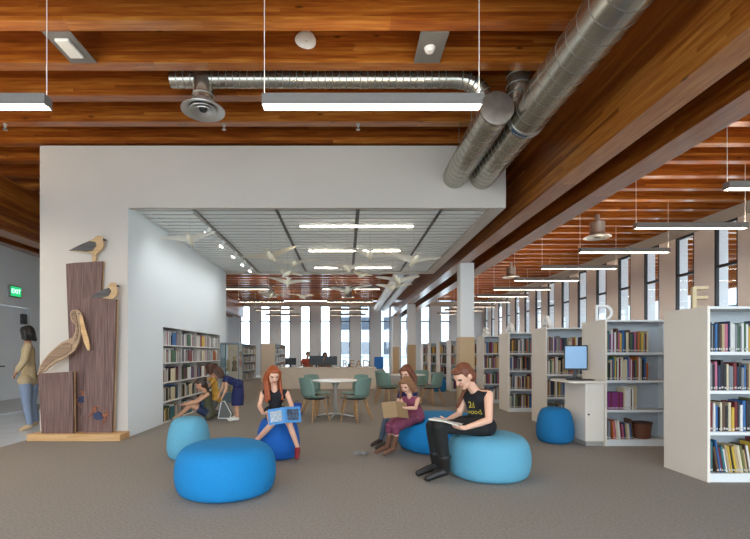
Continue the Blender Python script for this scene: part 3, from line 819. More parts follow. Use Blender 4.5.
# computer stand at the end of the second bookcase
t = thing('computer_stand', 'cream catalogue computer stand fixed to the end of the second bookcase', 'computer stand', (3.38, 6.4, 0))
obj('cabinet', bbx(3.265, 3.522, 6.105, 6.695, .06, .855, .012, 3), case_m, t)
obj('plinth', bx(3.285, 3.52, 6.13, 6.68, 0, .0595), lgrey_m, t)
bm = bmesh.new(); out = []
for cxx, cyy, a0 in ((3.14, 6.16, PI), (3.522, 6.06, None), (3.522, 6.74, None), (3.14, 6.64, PI/2)):
    if a0 is None: out.append((cxx, cyy)); continue
    for i in range(9):
        a = (a0+PI/2*i/8) if a0 == PI else (PI/2+PI/2*i/8)
        out.append((cxx+.10*math.cos(a), cyy+.10*math.sin(a)))
a = [bm.verts.new((x, y, .856)) for x, y in out]; b = [bm.verts.new((x, y, .884)) for x, y in out]
bm.faces.new(a[::-1]); bm.faces.new(b)
for i in range(len(out)): bm.faces.new((a[i], a[(i+1) % len(out)], b[(i+1) % len(out)], b[i]))
bmesh.ops.recalc_face_normals(bm, faces=list(bm.faces))
obj('worktop', bm, case_m, t)
obj('door', bbx(3.285, 3.505, 6.098, 6.104, .075, .84, .002, 1), case_m, t)
lk = obj('lock', lt([(0, 0), (.012, 0), (.012, .01), (0, .012)], 0, 0, 0, 12), dark_m); lk.parent = t; lk.rotation_euler = (PI/2, 0, 0); lk.location = V((3.30, 6.0975, .43))-t.location
t2 = thing('monitor', 'black-framed monitor with a pale blue screen on the computer stand', 'monitor', (3.33, 6.46, .885))
yaw = -.25
def ry(bm, c): bmesh.ops.rotate(bm, verts=bm.verts, cent=c, matrix=Matrix.Rotation(yaw, 3, 'Z')); return bm
mc = (3.31, 6.46, 1.0)
obj('bezel', ry(bbx(3.155, 3.465, 6.445, 6.475, 1.02, 1.375, .005), mc), black_m, t2)
obj('screen', ry(bx(3.17, 3.45, 6.443, 6.4448, 1.045, 1.36), mc), screen_m, t2)
obj('neck', ry(bbx(3.285, 3.335, 6.4755, 6.50, .898, 1.15, .004), mc), black_m, t2)
obj('foot', ry(bbx(3.20, 3.42, 6.41, 6.56, .8855, .8975, .004), mc), black_m, t2)
t3 = thing('keyboard', 'black keyboard lying before the monitor on the computer stand', 'keyboard', (3.25, 6.25, .885))
obj('case', bbx(3.11, 3.45, 6.21, 6.33, .885, .898, .003), black_m, t3)
bm = bmesh.new()
for r_ in range(4):
    for c_ in range(13):
        box(bm, 3.12+c_*.0248, 3.12+c_*.0248+.02, 6.22+r_*.026, 6.22+r_*.026+.021, .8985, .902)
obj('keys', bm, grey_m, t3)

# niche shelving in the bright wall
t = thing('niche_shelves', 'white shelving recessed in the bright wall, full of picture books', 'shelves', (-3.4, 9.87, 0))
NZ = [.017, .384, .735, 1.09, 1.414]
obj('back_panel', bx(-3.568, -3.556, 8.05, 11.69, .001, 1.73), back_m, t)
for z in NZ: obj('shelf', bx(-3.5555, -3.245, 8.045, 11.695, z-.016, z), white_m, t)
for yy in (8.96, 9.87, 10.78):
    for a, b in zip([z+.0005 for z in NZ], [z-.0165 for z in NZ[1:]]+[1.733]):
        obj('divider', bx(-3.555, -3.262, yy-.012, yy+.012, a, b), lgrey_m, t)
NI = 0
for li, z in enumerate(NZ):
    for bay in range(4):
        y = 8.06+.91*bay+.02; y1 = 8.05+.91*(bay+1)-.03
        shown = 0
        while y < y1-.03:
            if bay < 4 and shown < 1 and y > 8.06+.91*bay+rnd.uniform(.35, .5):
                # a book turned face out
                w = min(.19, y1-y-.01)
                if w > .14:
                    cl = rnd.choice(['tan', 'yellow', 'white', 'pink', 'blue', 'dark red', 'cream', 'orange', 'teal', 'green'])
                    NI += 1
                    book(cl, .015, w, .24, (-3.285+.0, y+.002, z+.001), 0, '%s picture book facing out, %s niche shelf, %s bay from the front' % (cl, ['lowest', 'fourth', 'third', 'second', 'top'][li], ORD[bay]), 'face-out picture books', name='picture_book')
                    y += w+.008; shown += 1; continue
                shown += 1
            th = rnd.uniform(.008, .022)
            cl = pick() if li < 3 else rnd.choice(['white', 'white', 'grey', 'white', 'cream', 'pink', 'navy', 'white'])
            if li == 2 and rnd.random() < .25: cl = 'dark red'
            if li == 1 and rnd.random() < .3: cl = 'green'
            h_ = rnd.uniform(.2, .275)
            stuff_box(cl, -3.50, -3.30+rnd.uniform(-.01, .01), y, y+th-.001, z+.001, z+.001+h_)
            y += th
# far bookcases running away from the camera
def far_case(x0, x1, y0, y1, label):
    t = thing('bookcase', label, 'bookcase', ((x0+x1)/2, y0, 0))
    obj('end_panel', bbx(x0, x1, y0, y0+.03, 0, 1.715, .003, 1), desk_m, t); obj('end_panel', bbx(x0, x1, y1-.03, y1, 0, 1.715, .003, 1), desk_m, t)
    obj('top_panel', bx(x0, x1, y0+.031, y1-.031, 1.69, 1.714), casew_m, t)
    obj('back_panel', bx((x0+x1)/2-.01, (x0+x1)/2+.01, y0+.031, y1-.031, .06, 1.689), back_m, t)
    obj('kick_plate', bx(x0+.02, x1-.02, y0+.031, y1-.031, 0, .059), casew_m, t)
    for z in (.085, .49, .893, 1.272):
        obj('shelf', bx((x0+x1)/2+.0105, x1, y0+.031, y1-.031, z-.025, z), white_m, t)
        y = y0+.06
        while y < y1-.12:
            th = rnd.uniform(.03, .07)
            if rnd.random() < .85: stuff_box(rnd.choice(['white', 'white', 'cream', 'grey', 'tan', 'navy', 'brown']), x1-.22, x1-.03, y, y+th-.003, z+.001, z+rnd.uniform(.2, .27))
            y += th
far_case(-3.73, -3.11, 20., 23.6, 'cream-ended bookcase standing behind the red-haired girl, before the back windows')
far_case(-5.2, -4.58, 20., 23.2, 'pale bookcase with grey-white books behind the glass display case')
# the uncounted rest of the books
bm = bmesh.new(); cols = sorted(STUFF)
for i, c_ in enumerate(cols):
    for bxs in STUFF[c_]: box(bm, *bxs, mi=i)
o = obj('shelved_book_mass', bm, [BM[c_] for c_ in cols]); tag(o, 'the many remaining books filling the far bookcases and the wall niche', 'books', None, 'stuff')

# ------------------------------------------------------------------ glass display case
t = thing('display_case', 'tall grey-framed glass display case at the end of the bright wall', 'display case', (-2.98, 11.85, 0))
x0, x1, y0, y1, h = -3.22, -2.74, 11.62, 12.1, 1.54
fr = mat('case_frame', '6d7f88', .4, metal=.3)
obj('plinth', bbx(x0, x1, y0, y1, 0, .25, .004, 1), fr, t)
for a, b in ((x0, y0), (x1-.025, y0), (x0, y1-.025), (x1-.025, y1-.025)):
    obj('frame_post', bx(a, a+.025, b, b+.025, .2505, h-.04), fr, t)
obj('top_panel', bbx(x0, x1, y0, y1, h-.0395, h, .003, 1), fr, t)
obj('pane', bx(x0+.026, x1-.026, y0+.010, y0+.014, .251, h-.041), gcase_m, t)
obj('pane', bx(x1-.014, x1-.010, y0+.026, y1-.026, .251, h-.041), gcase_m, t)
obj('pane', bx(x0+.010, x0+.014, y0+.026, y1-.026, .251, h-.041), gcase_m, t)
obj('glass_shelf', bx(x0+.03, x1-.03, y0+.03, y1-.03, .80, .808), gcase_m, t)
for i, (dx, z, s) in enumerate(((.14, .8085, 1.), (.31, .8085, 1.25), (.24, .2505, 1.3))):
    u = thing('figurine', 'tan carved figurine in the glass case, ' + ['smaller one on its shelf', 'taller one on its shelf', 'one on its floor'][i], 'figurine', (x0+dx, 11.86, z))
    obj('body', lt([(0, 0), (.055*s, 0), (.06*s, .03*s), (.035*s, .1*s), (.05*s, .17*s), (.03*s, .22*s)], x0+dx, 11.86, z, 18), pel_m if i == 1 else gull_m, u, smooth=True)
    obj('head', lt([(0, .2205*s), (.03*s, .23*s), (.042*s, .265*s), (.03*s, .30*s), (0, .31*s)], x0+dx, 11.86, z, 18), gull_m, u, smooth=True)

# ------------------------------------------------------------------ tables and chairs
def make_chair(label):
    t = thing('chair', label, 'chair', (0, 0, 0), 'sage plastic chairs with oak legs')
    def shell(prof, wid, dish):
        bm = bmesh.new(); g = []; nx = 9
        for i, (y, z) in enumerate(prof):
            w = wid[i]; row = []
            for j in range(nx):
                u = -1+2*j/(nx-1)
                row.append(bm.verts.new((u*w/2, y+dish[i][0]*u*u, z+dish[i][1]*u*u)))
            g.append(row)
        for a, b in zip(g, g[1:]):
            for j in range(nx-1): bm.faces.new((a[j], a[j+1], b[j+1], b[j]))
        bmesh.ops.recalc_face_normals(bm, faces=list(bm.faces))
        bmesh.ops.solidify(bm, geom=list(bm.faces), thickness=.010); bmesh.ops.recalc_face_normals(bm, faces=list(bm.faces)); return bm
    obj('seat', shell([(.23, .425), (.20, .44), (.08, .445), (-.06, .438), (-.14, .44), (-.185, .46)], [.40, .43, .45, .45, .44, .43], [(-.02, .01), (0, .012), (0, .016), (0, .02), (.02, .03), (.04, .035)]), green_m, t, smooth=True)
    obj('backrest', shell([(-.187, .464), (-.205, .50), (-.22, .58), (-.235, .70), (-.25, .79), (-.256, .815)], [.43, .43, .445, .44, .41, .37], [(.045, .035), (.06, .03), (.07, .01), (.06, 0), (.045, -.005), (.035, -.012)]), green_m, t, smooth=True)
    obj('seat_frame', bbx(-.15, .15, -.13, .15, .405, .424, .004, 1), black_m, t)
    for sx in (-1, 1):
        for (ya, yb) in ((.13, .20), (-.11, -.21)):
            obj('leg', tb([(sx*.135, ya, .404), (sx*.215, yb, .0)], [.019, .011], 10), oak_m, t)
    return t
def make_table(x, y, label):
    t = thing('table', label, 'table', (x, y, 0))
    obj('tabletop', lt([(0, .712), (.43, .712), (.455, .716), (.46, .726), (.455, .737), (0, .737)], x, y, 0, 48), tabletop_m, t)
    obj('pedestal', lt([(.03, .09), (.032, .4), (.045, .6), (.085, .70), (.09, .7115)], x, y, 0, 24), lgrey_m, t, smooth=True)
    obj('hub', lt([(0, .05), (.055, .05), (.055, .085), (.03, .0895)], x, y, 0, 20), steel_m, t)
    for k in range(4):
        a = PI/4+k*PI/2+.6
        d = V((math.cos(a), math.sin(a), 0))
        f = obj('foot', tb([V((x, y, .068))+d*.056, V((x, y, .055))+d*.2, V((x, y, .025))+d*.36], [.020, .019, .014], 10), steel_m, t)
        obj('glide', lt([(0, 0), (.02, 0), (.02, .010)], x+d.x*.36, y+d.y*.36, 0, 12), black_m, f)
    return t
make_table(-.19, 8.92, 'round white table with a grey pedestal between the green chairs, before the service desk')
make_table(1.58, 11.4, 'round white table farther back, behind the two small girls')
CH = [(-.58, 8.42, 'sage chair at the nearer table, front one on the red-haired girl side', -.85), (.21, 8.42, 'sage chair at the nearer table, front one facing away on the woman side', .85),
      (-.57, 9.42, 'sage chair at the nearer table, half hidden on the red-haired girl side', -2.3), (.20, 9.42, 'sage chair at the nearer table, rear one on the woman side', 2.3),
      (1.04, 10.98, 'sage chair at the farther table, clear to view beside the small girls', -.75), (2.12, 10.98, 'sage chair at the farther table, next to the column', .75),
      (1.95, 12.0, 'sage chair at the farther table, rear one on the bookcase side', 2.5), (1.08, 11.95, 'sage chair at the farther table, rear one behind the small girls', -2.4)]
ch0 = None
for x, y, lab, rz in CH:
    if ch0 is None: ch0 = make_chair(lab); c_ = ch0
    else: c_ = dup(ch0, label=lab)
    c_.location = (x, y, 0); c_.rotation_euler = (0, 0, rz)

# ------------------------------------------------------------------ service desk
t = thing('service_desk', 'long low cream service desk before the back windows', 'desk', (-.6, 16.4, 0))
obj('front_panel', bbx(-2.32, 1.11, 16.1, 16.14, .0, .735, .003, 1), desk_m, t)
obj('worktop', bbx(-2.34, 1.13, 16.08, 16.95, .736, .768, .005), desk_m, t)
obj('side_panel', bbx(-2.32, -2.28, 16.141, 16.9, 0, .735, .003, 1), desk_m, t); obj('side_panel', bbx(1.07, 1.11, 16.141, 16.9, 0, .735, .003, 1), desk_m, t)
def monitor(x, y, z, w, h, label):
    t = thing('monitor', label, 'monitor', (x, y, z))
    obj('shell', bbx(x-w/2, x+w/2, y-.02, y+.02, z+.08, z+.08+h, .006), black_m, t)
    obj('screen', bx(x-w/2+.015, x+w/2-.015, y+.0205, y+.022, z+.1, z+.06+h), screen_m, t)
    obj('stand', bbx(x-.03, x+.03, y-.045, y-.021, z+.012, z+.2, .003), black_m, t)
    obj('foot', bbx(x-.11, x+.11, y-.09, y+.06, z+.0005, z+.0115, .003), black_m, t)
monitor(-1.05, 16.55, .768, .52, .34, 'black monitor seen from behind on the service desk, beside the person in red')
monitor(-.52, 16.55, .768, .46, .32, 'black monitor seen from behind on the service desk, before the dark-haired person')
monitor(-2.0, 16.6, .768, .40, .26, 'small dark monitor at the bookcase end of the service desk')
for i, (ch, x) in enumerate(zip('READ', (-.0, .25, .50, .77))):
    bm = text_mesh(ch, .38, .035); zmin = min(v.co.y for v in bm.verts)
    M = Matrix.Translation((x, 16.30, .7685)) @ Matrix.Rotation(PI/2, 4, 'X') @ Matrix.Translation((0, -zmin, 0))
    bmesh.ops.transform(bm, matrix=M, verts=bm.verts)
    o = obj('letter_sculpture', bm, pel2_m); tag(o, 'wooden letter %s standing on the service desk' % ch, 'letter', 'letters on the desk')
t = thing('pen_cup', 'dark pen cup on the service desk behind the letters', 'cup', (.15, 16.7, .768))
obj('cup', lt([(0, .0), (.04, 0), (.045, .12), (.04, .12), (.036, .01), (0, .01)], .15, 16.7, .7685, 16), dark_m, t)
obj('pens', (lambda bm: (tube(bm, [(.15, 16.7, .79), (.17, 16.72, .98)], .006, 6), tube(bm, [(.14, 16.7, .79), (.12, 16.69, .96)], .006, 6), bm)[-1])(bmesh.new()), blue3_m, t)
# blue lounge chair past the desk
t = thing('stool_chair', 'bright blue high-backed chair standing past the end of the service desk', 'chair', (1.34, 18., 0))
cb = mat('chair_blue', '0a6fc0', .55)
obj('backrest', bbx(1.16, 1.52, 17.80, 17.84, .66, 1.14, .015), cb, t)
obj('seat', bbx(1.12, 1.56, 17.845, 18.25, .60, .655, .015), white_m, t)
for sx in (1.16, 1.52):
    for sy in (17.88, 18.21): obj('leg', tb([(sx, sy, .5995), (sx, sy, 0)], .014, 8), steel_m, t)
# small things on the floor
t = thing('backpack', 'small blue and white backpack on the carpet behind the red-haired girl', 'backpack', (-.98, 9.05, 0))
bm = bbx(-1.08, -.86, 8.98, 9.12, .0, .27, .05, 4); obj('body', bm, mat('bag_blue', '24489a', .7), t, smooth=True)
obj('front_pocket', bbx(-1.05, -.89, 8.945, 8.979, .02, .15, .015, 2), mat('bag_white', 'c9d3e0', .7), t, smooth=True)
obj('strap', tb([(-.99, 9.05, .271), (-.99, 9.05, .31), (-.95, 9.05, .31), (-.95, 9.05, .271)], .008, 6), black_m, t)
bm = bmesh.new(); g = []
for i in range(9):
    g.append([bm.verts.new((.11+.022*i+.008*rnd.uniform(-1, 1), 5.52+.03*j+.008*rnd.uniform(-1, 1), .006+rnd.uniform(0, .028))) for j in range(5)])
for a, b in zip(g, g[1:]):
    for j in range(4): bm.faces.new((a[j], a[j+1], b[j+1], b[j]))
bmesh.ops.solidify(bm, geom=list(bm.faces), thickness=.002)
o = obj('crumpled_paper', bm, mat('foil_paper', 'c8cbcd', .5, metal=.2)); tag(o, 'small crumpled pale wrapper on the carpet beside the brown boots', 'wrapper')
t = thing('tote_bag', 'grey bag with white piping on the carpet behind the seated woman', 'bag', (-2.30, 8.70, 0))
bm = prism([(-2.44, .002), (-2.20, .002), (-2.16, .10), (-2.30, .36), (-2.37, .36)], 8.62, 8.70, .012); obj('body', bm, mat('tote_grey', '6a6a66', .8), t)
obj('piping', tb([(-2.43, 8.612, .02), (-2.21, 8.612, .02), (-2.175, 8.612, .10), (-2.305, 8.612, .345), (-2.365, 8.612, .345), (-2.43, 8.612, .02)], .010, 6), white_m, t)
# ------------------------------------------------------------------ people
def cap_bm(bm, p0, r0, p1, r1, seg=12, n=5):
    p0, p1 = V(p0), V(p1); d = p1-p0
    if d.length < 1e-5: d = V((0, 0, 1e-4)); p1 = p0+d
    dn = d.normalized(); u, w = frame_of(d)
    prof = [(math.cos(a)*r0, -math.sin(-a)*r0*1.0, 0) for a in []]
    rings = []
    P = []
    for i in range(1, n+1):
        a = -PI/2+PI/2*i/n; P.append((p0+dn*(math.sin(a)*r0), r0*math.cos(a)))
    for i in range(0, n):
        a = PI/2*i/n; P.append((p1+dn*(math.sin(a)*r1), r1*math.cos(a)))
    s = bm.verts.new(p0-dn*r0); e = bm.verts.new(p1+dn*r1)
    for c, r in P: rings.append([bm.verts.new(c+(u*math.cos(2*PI*k/seg)+w*math.sin(2*PI*k/seg))*r) for k in range(seg)])
    for k in range(seg):
        bm.faces.new((s, rings[0][(k+1) % seg], rings[0][k])); bm.faces.new((e, rings[-1][k], rings[-1][(k+1) % seg]))
    for a, b in zip(rings, rings[1:]):
        for k in range(seg): bm.faces.new((a[k], a[(k+1) % seg], b[(k+1) % seg], b[k]))

def ell_bm(bm, c, rad, axes=None):
    b2 = bmesh.new(); bmesh.ops.create_uvsphere(b2, u_segments=18, v_segments=12, radius=1)
    A = axes or (V((1, 0, 0)), V((0, 1, 0)), V((0, 0, 1)))
    mp = {}
    for v in b2.verts: mp[v.index] = bm.verts.new(V(c)+A[0]*(v.co.x*rad[0])+A[1]*(v.co.y*rad[1])+A[2]*(v.co.z*rad[2]))
    for f in b2.faces: bm.faces.new([mp[v.index] for v in f.verts])
    b2.free()

def blob(name, prims, vox, mats, parent, cuts=(), paint=None, smooth=3, inflate=0.):
    bm = bmesh.new()
    for p in prims:
        if p[0] == 'c': cap_bm(bm, p[1], p[2]+inflate, p[3], p[4]+inflate)
        else: ell_bm(bm, p[1], [r+inflate for r in p[2]], p[3] if len(p) > 3 else None)
    bmesh.ops.recalc_face_normals(bm, faces=list(bm.faces))
    me = bpy.data.meshes.new(name); bm.to_mesh(me); bm.free()
    o = bpy.data.objects.new(name, me); COL.objects.link(o)
    m = o.modifiers.new('r', 'REMESH'); m.mode = 'VOXEL'; m.voxel_size = vox; m.use_smooth_shade = True
    s = o.modifiers.new('s', 'SMOOTH'); s.iterations = smooth; s.factor = .5
    dg = bpy.context.evaluated_depsgraph_get()
    me2 = bpy.data.meshes.new_from_object(o.evaluated_get(dg)); o.modifiers.clear(); o.data = me2; bpy.data.meshes.remove(me)
    bm = bmesh.new(); bm.from_mesh(me2)
    for co, no in cuts:
        bmesh.ops.bisect_plane(bm, geom=list(bm.verts)+list(bm.edges)+list(bm.faces), plane_co=V(co), plane_no=V(no), clear_outer=True)
    for f in bm.faces: f.smooth = True
    if parent is not None: off = wloc(parent)
    else: off = V((0, 0, 0))
    if paint:
        for f in bm.faces: f.material_index = paint(f.calc_center_median())
    bmesh.ops.translate(bm, verts=bm.verts, vec=-off)
    bm.to_mesh(me2); bm.free(); me2.name = name
    for x in (mats if isinstance(mats, (list, tuple)) else [mats]): me2.materials.append(x)
    if parent is not None: o.parent = parent
    return o

def L(a, b, t): return V(a)*(1-t)+V(b)*t

eye_m = mat('eye_dark', '2a201c', .4); lip_m = mat('lips', 'b06a5e', .5)
skin_a = mat('skin_fair', 'e0ae92', .55); skin_b = mat('skin_warm', 'd09a78', .55); skin_c = mat('skin_tan', 'b98361', .6)

def fingers(wr, d, n, s, hold=.5):
    """palm from the wrist along D, palm facing N; four fingers of different length and a thumb"""
    d = V(d).normalized(); n = V(n); n = (n-d*n.dot(d)).normalized(); sd = d.cross(n).normalized()
    P = [('e', wr+d*.045*s, (.036*s, .05*s, .014*s), (sd, d, n)), ('c', wr-d*.01*s, .023*s, wr+d*.02*s, .026*s)]
    for k, (o, ln) in enumerate(((-.030, .058), (-.010, .072), (.011, .068), (.030, .052))):
        b = wr+d*.085*s+sd*o*s; m = b+(d*.8+n*.35*hold+sd*o*2)*ln*.5*s; e = m+(d*.55+n*.9*hold)*ln*.55*s
        P += [('c', b-d*.02*s, .0095*s, m, .0088*s), ('c', m, .0088*s, e, .0075*s)]
    return P, sd
def thumb(wr, d, n, sd, s, side):
    d = V(d).normalized(); n = V(n); n = (n-d*n.dot(d)).normalized()
    b = wr+d*.025*s+sd*side*.028*s; m = b+(d*.6+sd*side*.7+n*.25).normalized()*.038*s; e = m+(d*.9+n*.5).normalized()*.03*s
    return [('c', b, .013*s, m, .0105*s), ('c', m, .0105*s, e, .008*s)]

def person(name_label, J, s=1., hs=1., skin=skin_a, vox=.008, top=None, bottom=None, shoes=None, hair=None, extra=None, sleeve=0., bottom_len=1., skirt=None, girth=1., boot=0., feet=True, group=None):
    g = s*girth
    J = {k: V(v) for k, v in J.items()}
    P, shL, shR = J['P'], J['shL'], J['shR']; hd = J['hd']
    hipL = J.get('hipL'); hipR = J.get('hipR')
    ms = L(shL, shR, .5)
    up = (ms-P).normalized()
    base = V((P.x, P.y, 0))
    t = thing('person', name_label, 'person', base, group)
    waist = L(P, ms, .42); chest = L(P, ms, .78)
    f = V(J['f']).normalized(); hup = V(J.get('up', (0, 0, 1))); hup = (hup-f*hup.dot(f)).normalized(); r = f.cross(hup).normalized()
    torso = [('c', hipL, .095*g, hipR, .095*g), ('c', P, .105*g, waist, .092*g), ('c', L(waist, shL, .12), .082*g, L(chest, shL, .35), .088*g), ('c', L(waist, shR, .12), .082*g, L(chest, shR, .35), .088*g),
             ('c', L(chest, shL, .45), .082*g, L(chest, shR, .45), .082*g), ('c', L(shL, ms, .18), .052*g, L(shR, ms, .18), .052*g)]
    nk = L(ms, hd, .25)
    body = list(torso)+[('c', ms, .062*g, nk, .052*s), ('c', nk, .052*s, hd-f*.012*hs-hup*.03*hs, .052*s)]
    arms = []
    for sd in 'LR':
        sh, el, wr = J['sh'+sd], J['el'+sd], J['wr'+sd]
        arms += [('c', sh, .047*g, L(sh, el, .5), .041*g), ('c', L(sh, el, .5), .041*g, el, .036*s), ('c', el, .036*s, L(el, wr, .35), .035*s), ('c', L(el, wr, .35), .035*s, wr, .024*s)]
    body += arms
    hands = []
    for sd in 'LR':
        wr = J['wr'+sd]; d = J.get('hd'+sd, wr-J['el'+sd]); n = J.get('hn'+sd, V((0, 0, -1)))
        pp, sv = fingers(wr, d, n, s*.95, J.get('hold', V((.8, 0, 0))).x if isinstance(J.get('hold'), Vector) else .8)
        side = 1 if sv.dot(ms-wr) > 0 else -1
        hands += pp+thumb(wr, d, n, sv, s*.95, side)
    body += hands
    legs = []
    if 'knL' in J:
        for sd in 'LR':
            hp, kn, an = J['hip'+sd], J['kn'+sd], J['an'+sd]
            legs += [('c', hp, .088*g, L(hp, kn, .5), .072*g), ('c', L(hp, kn, .5), .072*g, kn, .054*g), ('c', kn, .053*g, L(kn, an, .3), .052*g), ('c', L(kn, an, .3), .052*g, an, .034*s)]
            toe = J['toe'+sd]
            legs += [('c', an-V((0, 0, .02*s)), .033*s, L(an, toe, .55)-V((0, 0, .0)), .03*s), ('c', L(an, toe, .45), .032*s, toe, .022*s)]
        body += legs
    # head
    H = lambda a, b, c: hd+r*(a*hs)+f*(b*hs)+hup*(c*hs)
    ax = (r, f, hup)
    body += [('e', H(0, 0, .01), (.073*hs, .092*hs, .096*hs), ax), ('e', H(0, .028, -.055), (.054*hs, .057*hs, .06*hs), ax), ('e', H(0, .062, -.096), (.022*hs, .02*hs, .018*hs), ax),
             ('c', H(0, .086, .004), .010*hs, H(0, .103, -.026), .0125*hs), ('e', H(0, .08, -.062), (.024*hs, .012*hs, .011*hs), ax),
             ('e', H(.034, .066, -.03), (.02*hs, .018*hs, .02*hs), ax), ('e', H(-.034, .066, -.03), (.02*hs, .018*hs, .02*hs), ax),
             ('e', H(0, .078, .03), (.045*hs, .014*hs, .012*hs), ax)]
    for a in (-1, 1): body.append(('e', H(a*.076, -.005, -.01), (.012*hs, .02*hs, .03*hs), ax))
    def paint(p):
        q = p-hd; a, b, c = q.dot(r)/hs, q.dot(f)/hs, q.dot(hup)/hs
        if b > .05 and ((abs(a)-.032)/.015)**2+((c-.008)/.010)**2 < 1: return 1
        if b > .05 and abs(a) < .024 and abs(c+.062) < .010: return 2
        return 0
    sink = V((0, 0, 0))
    bo = blob('body', body, vox, [skin, eye_m, lip_m], t, paint=paint)
    cv = max(vox, .008)
    if top:
        pr = list(torso)+[('c', hipL, .098*g, hipR, .098*g)]
        cuts = [(ms+up*.06*s, up)]
        if sleeve:
            for sd in 'LR':
                sh, el, wr = J['sh'+sd], J['el'+sd], J['wr'+sd]
                pr += [('c', sh, .047*g, L(sh, el, min(1, sleeve)), .043*g)]
                if sleeve > 1: pr += [('c', el, .041*g, L(el, wr, sleeve-1), .036*g)]
        else:
            pr[-1] = ('c', L(shL, ms, .38), .052*g, L(shR, ms, .38), .052*g)
        blob('top', pr, cv, top, t, cuts=cuts, inflate=.011*s)
    if bottom and 'knL' in J:
        pr = [torso[0], ('c', P, .105*g, L(P, waist, .35), .096*g)]
        for sd in 'LR':
            hp, kn, an = J['hip'+sd], J['kn'+sd], J['an'+sd]
            pr += [('c', hp, .088*g, L(hp, kn, min(.5, bottom_len)), .072*g+.004*(bottom_len < 1))]
            if bottom_len > .5: pr += [('c', L(hp, kn, .5), .072*g, L(hp, kn, min(1, bottom_len)), .056*g)]
            if bottom_len >= 1: pr += [('c', kn, .056*g, L(kn, an, .3), .054*g), ('c', L(kn, an, .3), .054*g, L(kn, an, .95), .04*s)]
        blob('trousers' if bottom_len >= 1 else 'shorts', pr, cv, bottom, t, inflate=.010*s)
    if skirt:
        m_, pts = skirt[:2]
        blob('skirt', pts, cv, m_, t, cuts=[((0, 0, skirt[2]), (0, 0, -1))] if len(skirt) > 2 else ())
    if shoes and 'toeL' in J:
        for sd in 'LR':
            an, toe, kn = J['an'+sd], J['toe'+sd], J['kn'+sd]
            pr = [('c', an-V((0, 0, .03*s)), .037*s, L(an, toe, .5)-V((0, 0, .008*s)), .034*s), ('c', L(an, toe, .4)-V((0, 0, .01*s)), .035*s, toe, .026*s)]
            if boot: pr += [('c', an, .042*s, L(an, kn, boot), .053*g)]
            blob('boot' if boot else 'shoe', pr, cv, shoes, t, inflate=.009*s)
    if hair:
        m_, style = hair
        pr = [('e', H(0, -.018, .024), (.082*hs, .093*hs, .093*hs), ax)]
        if style != 'short': pr += [('e', H(0, -.045, -.02), (.082*hs, .068*hs, .09*hs), ax)]
        else: pr += [('e', H(0, -.045, -.01), (.078*hs, .06*hs, .075*hs), ax)]
        if style == 'long':
            for a in (-1, -.5, 0, .5, 1):
                pr.append(('c', H(a*.07, -.035-.03*(1-abs(a)), .0), .035*hs, H(a*.085, -.05-.03*(1-abs(a)), -.10), .036*hs))
                dn = V((0, 0, -1))
                pr.append(('c', H(a*.085, -.05-.03*(1-abs(a)), -.10), .036*hs, ms+r*(a*.1*hs)-f*.0+V((0, 0, -.10))*hs-V((f.x, f.y, 0))*.085*(1-.9*abs(a)), .026*hs))
            for a in (-1, 1):
                pr.append(('c', H(a*.066, .03, .05), .026*hs, H(a*.084, .012, -.06), .022*hs))
                pr.append(('c', H(a*.084, .012, -.06), .022*hs, ms+r*(a*.085*hs)+V((f.x, f.y, 0))*.095*s+V((0, 0, -.09*s)), .020*hs))
        if style == 'bob':
            for a in (-1, -.5, 0, .5, 1):
                pr.append(('c', H(a*.074, -.03-.03*(1-abs(a)), .02), .034*hs, H(a*.092, -.03-.04*(1-abs(a)), -.12), .030*hs))
            for a in (-1, 1): pr.append(('c', H(a*.07, .035, .05), .024*hs, H(a*.086, .02, -.10), .022*hs))
        if style == 'bun': pr += [('e', H(0, -.115, .045), (.045*hs, .042*hs, .045*hs), ax), ('c', H(0, -.08, -.05), .04*hs, ms+up*.03-V((f.x, f.y, 0))*.05, .03*hs)]
        if style == 'ponytail':
            pr += [('c', H(0, -.10, .01), .035*hs, H(0, -.15, -.06), .035*hs), ('c', H(0, -.15, -.06), .035*hs, H(0, -.14, -.2), .018*hs)]
        if style == 'tied': pr += [('e', H(0, -.075, -.055), (.05*hs, .045*hs, .05*hs), ax), ('c', H(.06, -.05, -.06), .026*hs, H(.085, -.01, -.16), .022*hs), ('c', H(.085, -.01, -.16), .022*hs, J['shR']+V((-.10, -.02, -.13)), .014*hs)]
        # fringe / parting roots
        pr += [('e', H(0, .045, .078), (.062*hs, .042*hs, .03*hs), ax)]
        blob('hair', pr, max(vox, .008), m_, t, smooth=2)
    t['_f'] = tuple(f)
    return t

